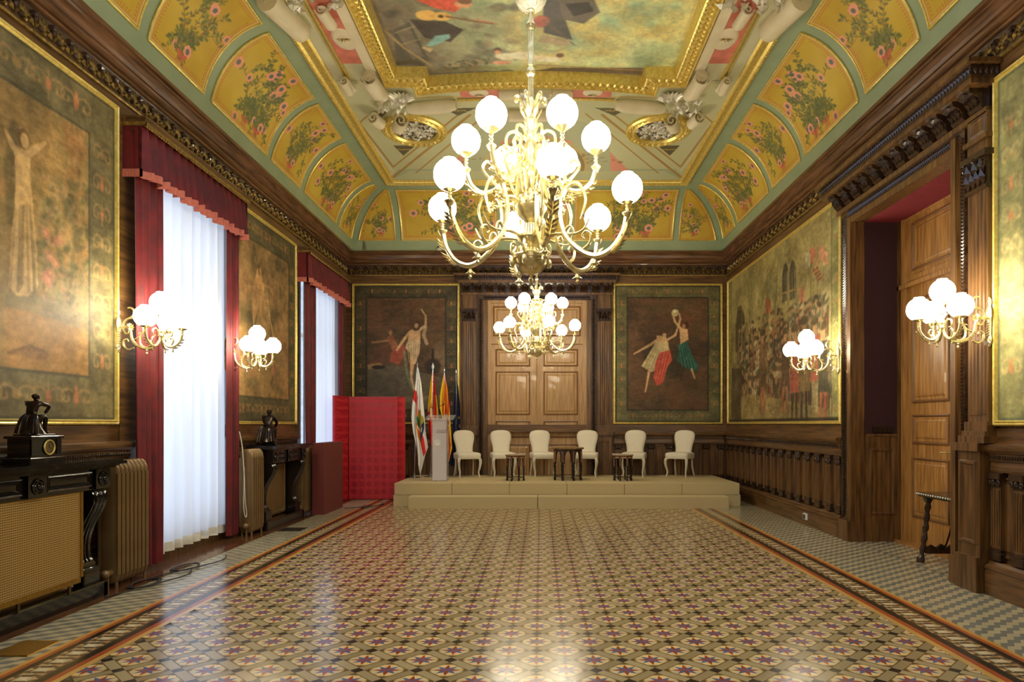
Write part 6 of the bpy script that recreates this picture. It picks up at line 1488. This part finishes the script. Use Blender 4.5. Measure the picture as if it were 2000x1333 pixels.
def make_chandelier():
    t = thing('chandelier', 'x', 'chandelier'); zr = 2.96      # local z = world z - zr
    lo = lambda z: z-zr
    mb = MB(); mb.lathe([(r, lo(z)) for r, z in ((.001, 2.385), (.010, 2.395), (.016, 2.42), (.008, 2.44), (.02, 2.452), (.055, 2.465), (.09, 2.49), (.108, 2.52), (.112, 2.55), (.125, 2.555), (.128, 2.575), (.112, 2.585), (.07, 2.60), (.05, 2.63), (.06, 2.645), (.085, 2.67), (.098, 2.70), (.094, 2.715), (.04, 2.73), (.035, 2.80), (.05, 2.82), (.085, 2.85), (.10, 2.88), (.115, 2.90), (.12, 2.93), (.115, 2.955), (.08, 2.965), (.085, 2.985), (.05, 3.0), (.036, 3.03), (.05, 3.06), (.062, 3.10), (.055, 3.15), (.034, 3.18), (.04, 3.20), (.048, 3.23), (.055, 3.28), (.048, 3.33), (.034, 3.36), (.05, 3.38), (.052, 3.40), (.035, 3.43), (.045, 3.47), (.05, 3.50), (.03, 3.53), (.034, 3.56), (.045, 3.60), (.018, 3.66))], (0, 0, 0), 24)
    body = mb.build('stem', M['brass'], t, 35)
    mb = MB()
    for k in range(24):   # gadroons and hub teeth
        a = k*PI/12; c, s = math.cos(a), math.sin(a); mb.petal((.06*c, .06*s, lo(2.465)), (c*.8, s*.8, 1), (c, s, -.6), .085, .022, .008); mb.petal((.118*c, .118*s, lo(2.90)), (0, 0, 1), (c, s, 0), .05, .022, .01); mb.petal((.05*c, .05*s, lo(3.06)), (0, 0, 1), (c, s, 0), .09, .014, .008)
    for k in range(6):
        a = k*PI/3+.2; c, s = math.cos(a), math.sin(a)
        pts = [(c*r, s*r, lo(z)) for r, z in c2([(.10, 2.56), (.135, 2.60), (.13, 2.66), (.10, 2.64), (.115, 2.60)])]; mb.tube(pts, .009, 6); mb.ball((c*.128, s*.128, lo(2.53)), (.018, .018, .035), 8, 6)
        mb.tube([(c*r, s*r, lo(z)) for r, z in c2([(.03, 3.55), (.05, 3.60), (.085, 3.66), (.11, 3.65), (.10, 3.62), (.085, 3.64)])], interp([.012, .012, .01, .006], 26), 6)
        mb.petal((c*.03, s*.03, lo(3.5)), (c*.5, s*.5, 1), (c, s, 0), .12, .05, .015)
    mb.build('cast_ornament', M['brass'], body, 30)
    mb = MB(); zc = 5.975
    prof = [(.012, lo(3.6)), (.016, lo(3.62)), (.016, lo(3.80)), (.022, lo(3.805)), (.036, lo(3.825)), (.036, lo(3.835)), (.022, lo(3.86)), (.016, lo(3.87)), (.016, lo(4.12)), (.03, lo(4.135)), (.034, lo(4.155)), (.02, lo(4.18)), (.018, lo(4.24)), (.028, lo(4.25)), (.014, lo(4.27)), (.014, lo(5.80)), (.05, lo(5.84)), (.09, lo(5.9)), (.10, lo(zc))]
    mb.lathe(prof, (0, 0, 0), 14)
    for k in range(8): a = k*PI/4; mb.tube([(.016*math.cos(a), .016*math.sin(a), lo(z)) for z in (3.64, 3.79)], .004, 5); mb.tube([(.016*math.cos(a), .016*math.sin(a), lo(z)) for z in (3.88, 4.11)], .004, 5)
    rod = mb.build('rod', M['brass'], t, 35)
    mb = MB(); lp = []
    for r, z in ((.02, 4.255), (.06, 4.265), (.09, 4.29), (.105, 4.325), (.108, 4.36), (.10, 4.39), (.092, 4.40), (.098, 4.36), (.09, 4.31), (.05, 4.28)):
        lp.append([((r+.004*math.cos(12*a))*math.cos(a), (r+.004*math.cos(12*a))*math.sin(a), lo(z)) for a in [2*PI*j/48 for j in range(48)]])
    mb.loft(lp, True, True); mb.build('glass_cup', M['cupglass'], rod, True)
    th0 = math.radians(-78)
    for k in range(6):                        # lower tier
        th = th0+k*PI/3; mb = MB()
        main = c2([(.35, -.16), (.385, -.03), (.335, .075), (.255, .06), (.205, -.08), (.235, -.24), (.335, -.36), (.45, -.415), (.56, -.375), (.635, -.27), (.66, -.17)], 5)
        P3 = arm3(main, th); mb.tube(P3, interp([.006, .010, .013, .015, .016, .018, .020, .020, .018, .016, .018], len(P3)), 8)
        brk = arm3(c2([(.10, -.035), (.16, -.02), (.22, -.03), (.28, -.02)]), th); mb.tube(brk, interp([.014, .02, .012, .018], len(brk)), 8)
        cc = V(arm3([(.285, -.02)], th)[0]); tv = V((-math.sin(th), math.cos(th), 0))
        for sg in (-1, 1):
            for q in range(10): a = q*PI/5; d = V((math.cos(th), math.sin(th), 0))*math.cos(a)+V((0, 0, 1))*math.sin(a); mb.petal(cc+tv*sg*.014+d*.008, d, tv*sg, .034, .02, .008)
            mb.ball(cc+tv*sg*.02, .012, 8, 5)
        for pts in (c2([(.36, -.37), (.41, -.33), (.42, -.27), (.385, -.245), (.36, -.275), (.378, -.295)]), c2([(.235, -.24), (.275, -.2), (.30, -.24), (.29, -.29)]), c2([(.10, -.26), (.18, -.245), (.30, -.255), (.37, -.23), (.41, -.16)])):
            q3 = arm3(pts, th); mb.tube(q3, interp([.012, .009, .006], len(q3)), 6)
        leaf_on(mb, P3[38:50], .014, 0, -1, 7, .08); leaf_on(mb, P3[12:22], .014, 0, 1, 4, .05)
        q3 = arm3([(.45, -.43)], th)[0]; mb.lathe([(.004, 0), (.016, -.02), (.02, -.035), (.008, -.05), (.014, -.065), (.002, -.085)][::-1], q3, 8)
        for q in range(4): mb.petal((q3[0], q3[1], q3[2]-.03), (math.cos(q*PI/2), math.sin(q*PI/2), -.3), (0, 0, 1), .04, .02, .01)
        px, py = .665*math.cos(th), .665*math.sin(th); mb.lathe([(.012, -.19), (.022, -.175), (.034, -.155), (.034, -.148), (.01, -.14)], (px, py, 0), 10)
        ar = mb.build('lower_arm', M['brass'], t, 40)
        mb = MB(); candle(mb, (px, py, 0), -.15, -.075, .05); mb.build('cup', M['brass'], ar, 40)
        globe(ar, (px, py, .01), .1)
    for k in range(6):                        # upper tier
        th = math.radians(k*60-3); mb = MB()
        main = c2([(.05, .06), (.08, .20), (.13, .22), (.18, .14), (.25, .07), (.335, .055), (.41, .11), (.442, .20)], 5); P3 = arm3(main, th); mb.tube(P3, interp([.012, .014, .016, .017, .018, .018, .015, .015], len(P3)), 8)
        for pts in (c2([(.05, .42), (.10, .47), (.16, .45), (.165, .38), (.125, .36), (.105, .395), (.125, .41)]), c2([(.05, .25), (.11, .33), (.17, .30), (.16, .25), (.125, .265)]), c2([(.165, .38), (.2, .33), (.19, .28), (.22, .2), (.25, .12)]), c2([(.21, .085), (.28, .15), (.33, .22), (.30, .27), (.265, .24), (.285, .215)])):
            q3 = arm3(pts, th); mb.tube(q3, interp([.012, .011, .007], len(q3)), 6)
        leaf_on(mb, P3[22:34], .014, 0, -1, 5, .06); leaf_on(mb, P3[2:14], .012, 0, 1, 5, .06)
        px, py = .445*math.cos(th), .445*math.sin(th); mb.lathe([(.012, .185), (.024, .2), (.034, .218), (.03, .225), (.01, .235)], (px, py, 0), 10)
        ar = mb.build('upper_arm', M['brass'], t, 40)
        mb = MB(); candle(mb, (px, py, 0), .225, .325, .05); mb.build('cup', M['brass'], ar, 40)
        globe(ar, (px, py, .415), .1)
    return t
chd = make_chandelier(); chd.location = (CX, 4.66, 2.96); chd['label'] = 'large twelve-globe brass chandelier hanging nearest, in the middle of the ceiling'
c2_ = copy_tree(chd); c2_.location = (CX, 11.75, 2.96+.14); c2_['label'] = 'smaller-looking far brass chandelier in front of the oak double door'; c2_.rotation_euler = (0, 0, math.radians(6))
c3_ = copy_tree(chd); c3_.location = (CX, -2.4, 2.96+.14); c3_['label'] = 'unseen brass chandelier hanging behind the viewer, added to help light the room'  # third chandelier, placed by room symmetry out of view, added for its light
for c in (c2_, c3_):     # rod reaches the ceiling a little sooner
    for ch in c.children:
        if ch.name.startswith('rod'): ch.scale = (1, 1, (5.985-c.location.z)/(5.975-2.96))
def make_sconce():
    t = thing('wall_sconce', 'x', 'wall lamp')     # local +x out of the wall
    mb = MB(); mb.loft([[(x, w*math.cos(a), z+.0*math.sin(a)) if False else (x+.014*max(0, math.sin(a)), w*math.cos(a), z) for a in [PI*j/10 for j in range(11)]] for z, w, x in ((-.24, .004, 0), (-.215, .022, 0), (-.19, .034, .004), (-.165, .026, 0), (-.14, .02, .0), (-.05, .026, .0), (-.01, .034, .006), (.04, .042, .012), (.075, .034, .006), (.10, .018, 0), (.125, .028, 0), (.15, .02, 0), (.175, .003, 0))], True, True)
    for k in range(5):
        mb.petal((.018, 0, .02), (0, math.cos(.6*k+.4), math.sin(.6*k+.4)), (1, 0, 0), .045, .02, .008); mb.petal((.012, 0, -.18), (0, math.cos(.6*k+.4), -math.sin(.6*k+.4)), (1, 0, 0), .04, .02, .008); mb.petal((.01, 0, .12), (0, math.cos(.6*k+.4), math.sin(.6*k+.4)), (1, 0, 0), .045, .018, .006)
    for z in np.linspace(-.15, -.05, 6): mb.tube([(.018, -.02, z), (.018, .02, z+.01)], .004, 5)
    mb.build('backplate', M['brass'], t, 40)
    mb = MB(); xz = lambda pts: [(a, 0, b) for a, b in c2(pts)]
    P = xz([(.02, 0), (.07, .0), (.115, -.03), (.13, -.11), (.175, -.167), (.25, -.2), (.33, -.19), (.385, -.12), (.40, -.05)]); mb.tube(P, interp([.012, .012, .012, .013, .014, .014, .013, .011, .01], len(P)), 8)
    for pts in ([(.045, .005), (.07, .06), (.12, .085), (.18, .07), (.225, .02), (.235, -.04), (.2, -.09), (.15, -.115)], [(.10, .078), (.145, .11), (.15, .155), (.12, .18), (.09, .178)], [(.15, -.19), (.10, -.21), (.06, -.18), (.055, -.13), (.085, -.11), (.10, -.135)], [(.045, -.01), (.07, -.055), (.1, -.055), (.10, -.03)], [(.235, -.04), (.205, -.1), (.215, -.165), (.27, -.19), (.31, -.16), (.30, -.125), (.275, -.135)]):
        q = xz(pts); mb.tube(q, interp([.008, .011, .006], len(q)), 6)
    for sg in (-1, 1):
        for k in range(9): a = k*2*PI/9; mb.petal((.11+.006*math.cos(a), sg*.012, .0+.006*math.sin(a)), (math.cos(a), 0, math.sin(a)), (0, sg, 0), .034, .02, .008)
        mb.ball((.11, sg*.018, 0), .012, 8, 5)
    leaf_on(mb, xz([(.225, .02), (.235, -.04), (.2, -.09)]), .01, 0, 1, 3, .04)
    mb.lathe([(.002, -.26), (.012, -.245), (.006, -.23), (.014, -.215), (.006, -.2)], (.27, 0, 0), 8)
    mb.build('bracket', M['brass'], t, 40)
    mb = MB(); mb.lathe([(.004, -.12), (.02, -.1), (.028, -.08), (.02, -.06), (.03, -.04), (.022, -.02), (.012, .0), (.015, .02), (.009, .05), (.013, .07), (.008, .09), (.02, .11), (.05, .135), (.052, .142), (.03, .145)], (.40, 0, 0), 14)
    for k in range(6): a = k*PI/3; mb.petal((.40+.01*math.cos(a), .01*math.sin(a), .02), (math.cos(a), math.sin(a), .3), (0, 0, 1), .045, .018, .006)
    tp = mb.build('centre_stem', M['brass'], t, 40); globe(tp, (.40, 0, .225), .098)
    for th in (0, 2*PI/3.6, -2*PI/3.6):
        mb = MB(); P = arm3(c2([(.015, -.05), (.02, -.13), (.07, -.18), (.13, -.175), (.18, -.125), (.195, -.075)]), th, (.40, 0)); mb.tube(P, interp([.010, .011, .012, .012, .011, .012], len(P)), 8); leaf_on(mb, P[12:24], .01, 0, -1, 5, .045)
        for pts in ([(.03, -.07), (.06, -.02), (.10, -.035), (.10, -.08), (.07, -.085)], [(.09, -.175), (.115, -.13), (.10, -.10), (.08, -.115)]):
            q = arm3(c2(pts), th, (.40, 0)); mb.tube(q, interp([.007, .008, .005], len(q)), 6)
        q = arm3([(.11, -.185)], th, (.40, 0))[0]; mb.lathe([(.002, -.05), (.01, -.035), (.005, -.02), (.008, 0)], q, 6)
        ar = mb.build('arm', M['brass'], t, 40); px, py = .40+.195*math.cos(th), .195*math.sin(th)
        mb = MB(); candle(mb, (px, py, 0), -.085, -.015, .05); mb.build('cup', M['brass'], ar, 40); globe(ar, (px, py, .07), .098)
    return t
sc = make_sconce(); sc.location = (XL+.05, 6.33, 2.33); sc['label'] = 'brass four-globe wall sconce in front of the nearer white curtain'
for loc, rz, lb in (((XL+.045, 8.49, 2.33), 0, 'brass four-globe wall sconce between the nearer window and the farther painting'),
                    ((XR-.07, 5.72, 2.32), PI, 'brass four-globe wall sconce on the near side of the right doorway'), ((XR-.07, 8.64, 2.30), PI, 'brass four-globe wall sconce in front of the crowd painting')):
    o = copy_tree(sc); o.location = loc; o.rotation_euler = (0, 0, rz); o['label'] = lb
# ================================================================== SMALL THINGS
# console table in the doorway
ct_ = thing('console_table', 'dark wooden table with studded edge and wavy legs in the right doorway', 'table', (XR+.28, 6.70, 0))
mb = MB(); mb.loft([[(-.20, .42, z), (-.20, -.42, z), (.20, -.42, z), (.20, .42, z)] for z in (.695, .725)], True, True); mb.box(-.19, .19, -.40, .40, .68, .695); tt = mb.build('tabletop', M['darkwood'], ct_)
mb = MB()
for k in range(20): mb.ball((-.203, -.40+k*.042, .71), .011, 8, 5)
for k in range(9): mb.ball((-.18+k*.045, .423, .71), .011, 8, 5)
mb.build('brass_stud', M['silver'], tt, True)
for y in (.30, -.30):
    for x in (-.14, .14):
        mb = MB(); pts = [];rr_ = []
        for k in range(22): z = .68*(1-k/21); pts.append((x-.012*math.copysign(1, x)*0+(.05*math.copysign(1, x)*(k/21)**2), y+.06*(k/21)*math.copysign(1, y)+.008*math.sin(k*1.9), z)); rr_.append(.026+.006*math.cos(k*1.9)+(.018 if k < 2 else 0)+(.01 if k > 19 else 0))
        mb.tube(pts, rr_, 8); mb.build('leg', M['darkwood'], ct_, True)
    mb = MB(); mb.prism([(-.16, .10), (.16, .10), (.16, .16), (.1, .19), (.05, .16), (0, .2), (-.05, .16), (-.1, .19), (-.16, .16)], (0, y, 0), (1, 0, 0), (0, 0, 1), (0, 1, 0), .03); mb.build('stretcher', M['darkwood'], ct_)
for s in (-1, 1):
    mb = MB(); mb.tube(catmull([(0, s*.30, .15), (0, s*.22, .22), (0, s*.12, .45), (0, s*.02, .67)], 5), .009, 6); mb.build('iron_brace', M['iron'], ct_, True)
# socket, spotlights, speaker
mb = MB(); mb.cbox(-.004, .02, -.06, .06, -.045, .045, .003); so = mb.build('power_socket', M['white']); so.location = (XR-.115, 9.62, .13); tag(so, 'small white wall socket on the right skirting', 'socket')
mb = MB(); mb.box(-.022, -.018, -.045, .0, -.03, .03); mb.build('socket_face', M['blackmetal'], so)
def spot(x, y, z, label, m, rot=0):
    t = thing('speaker_box', label, 'speaker', (x, y, z)); mb = MB(); mb.cbox(-.055, .055, -.06, .05, .012, .19, .01); mb.build('cabinet', m, t)
    mb = MB(); mb.dome((0, -.06, .11), (1, 0, 0), (0, 0, 1), (0, -1, 0), .035, .035, -.012, 12); mb.build('cone', M['blackmetal'], t); mb = MB(); mb.box(-.01, .01, -.01, .05, 0, .014); mb.build('mount', M['blackmetal'], t); t.rotation_euler = (0, 0, rot); return t
spot(-3.56, YB-.10, 4.952, 'small dark box speaker on the cornice at the back left corner', mat('speaker_case', (110, 100, 84), .6), .4)
pj = thing('projector', 'small black and white spotlight on the back cornice, left of the chandelier', 'spotlight', (-2.05, YB-.09, 4.955)); mb = MB(); mb.tube([(0, -.06, .02), (0, .02, .15)], .05, 12); mb.build('housing', M['blackmetal'], pj, 40)
mb = MB(); mb.tube([(0, -.075, -.003), (0, -.06, .02)], [.045, .05], 12); mb.build('lens', M['white'], pj); mb = MB(); mb.box(-.03, .03, -.03, .03, -.006, .03); mb.build('mount', M['blackmetal'], pj)
# floor plate, grille, cords, cables
mb = MB(); mb.loft([[(-.125, .15, 0), (.125, .15, 0), (.125, -.15, 0), (-.125, -.15, 0)], [(-.12, .145, .008), (.12, .145, .008), (.12, -.145, .008), (-.12, -.145, .008)]], True, True); o = mb.build('floor_plate', M['plate']); o.location = (-3.275, 4.34, .0005); tag(o, 'brass floor plate beside the nearer mantelpiece', 'plate')
g = MB()
for k in range(14): g.box(-.14, .14, -.15+k*.022, -.14+k*.022, .0, .006)
g.box(-.15, -.14, -.155, .155, 0, .008); g.box(.14, .15, -.155, .155, 0, .008); o = g.build('floor_grille', M['grille']); o.location = (-3.36, 9.25, .0005); tag(o, 'dark floor grille in the tiles before the farther mantelpiece', 'grille')
def cable(seed, c, label, pts0, loops):
    R = random.Random(seed); pts = [V(p) for p in pts0]
    for k in range(loops*8): a = k*PI/4; r = .10+.03*R.random(); pts.append(V((c[0]+r*.8*math.cos(a)+.01*k/8, c[1]+r*1.6*math.sin(a), .012+.004*(k/8))))
    pts += [V((c[0]+.2, c[1]+.35, .012)), V((c[0]+.12, c[1]+.62, .012))]
    mb = MB(); mb.tube(catmull(pts, 4), .006, 6); o = mb.build('floor_cable', M['cable'], None, True); tag(o, label, 'cable')
cable(3, (-3.53, 6.05), 'coiled black cable on the floor by the nearer radiator', [(-3.58, 5.6, .012), (-3.52, 5.75, .012), (-3.5, 5.9, .012)], 3)
cable(5, (-3.52, 6.75), 'tangled black cable on the floor below the nearer curtain', [(-3.6, 6.3, .012), (-3.56, 6.45, .012)], 2)
cable(9, (-3.0, 11.75), 'black cable on the tiles in front of the red folding screen', [(-3.3, 11.5, .012), (-3.2, 11.6, .012)], 1)
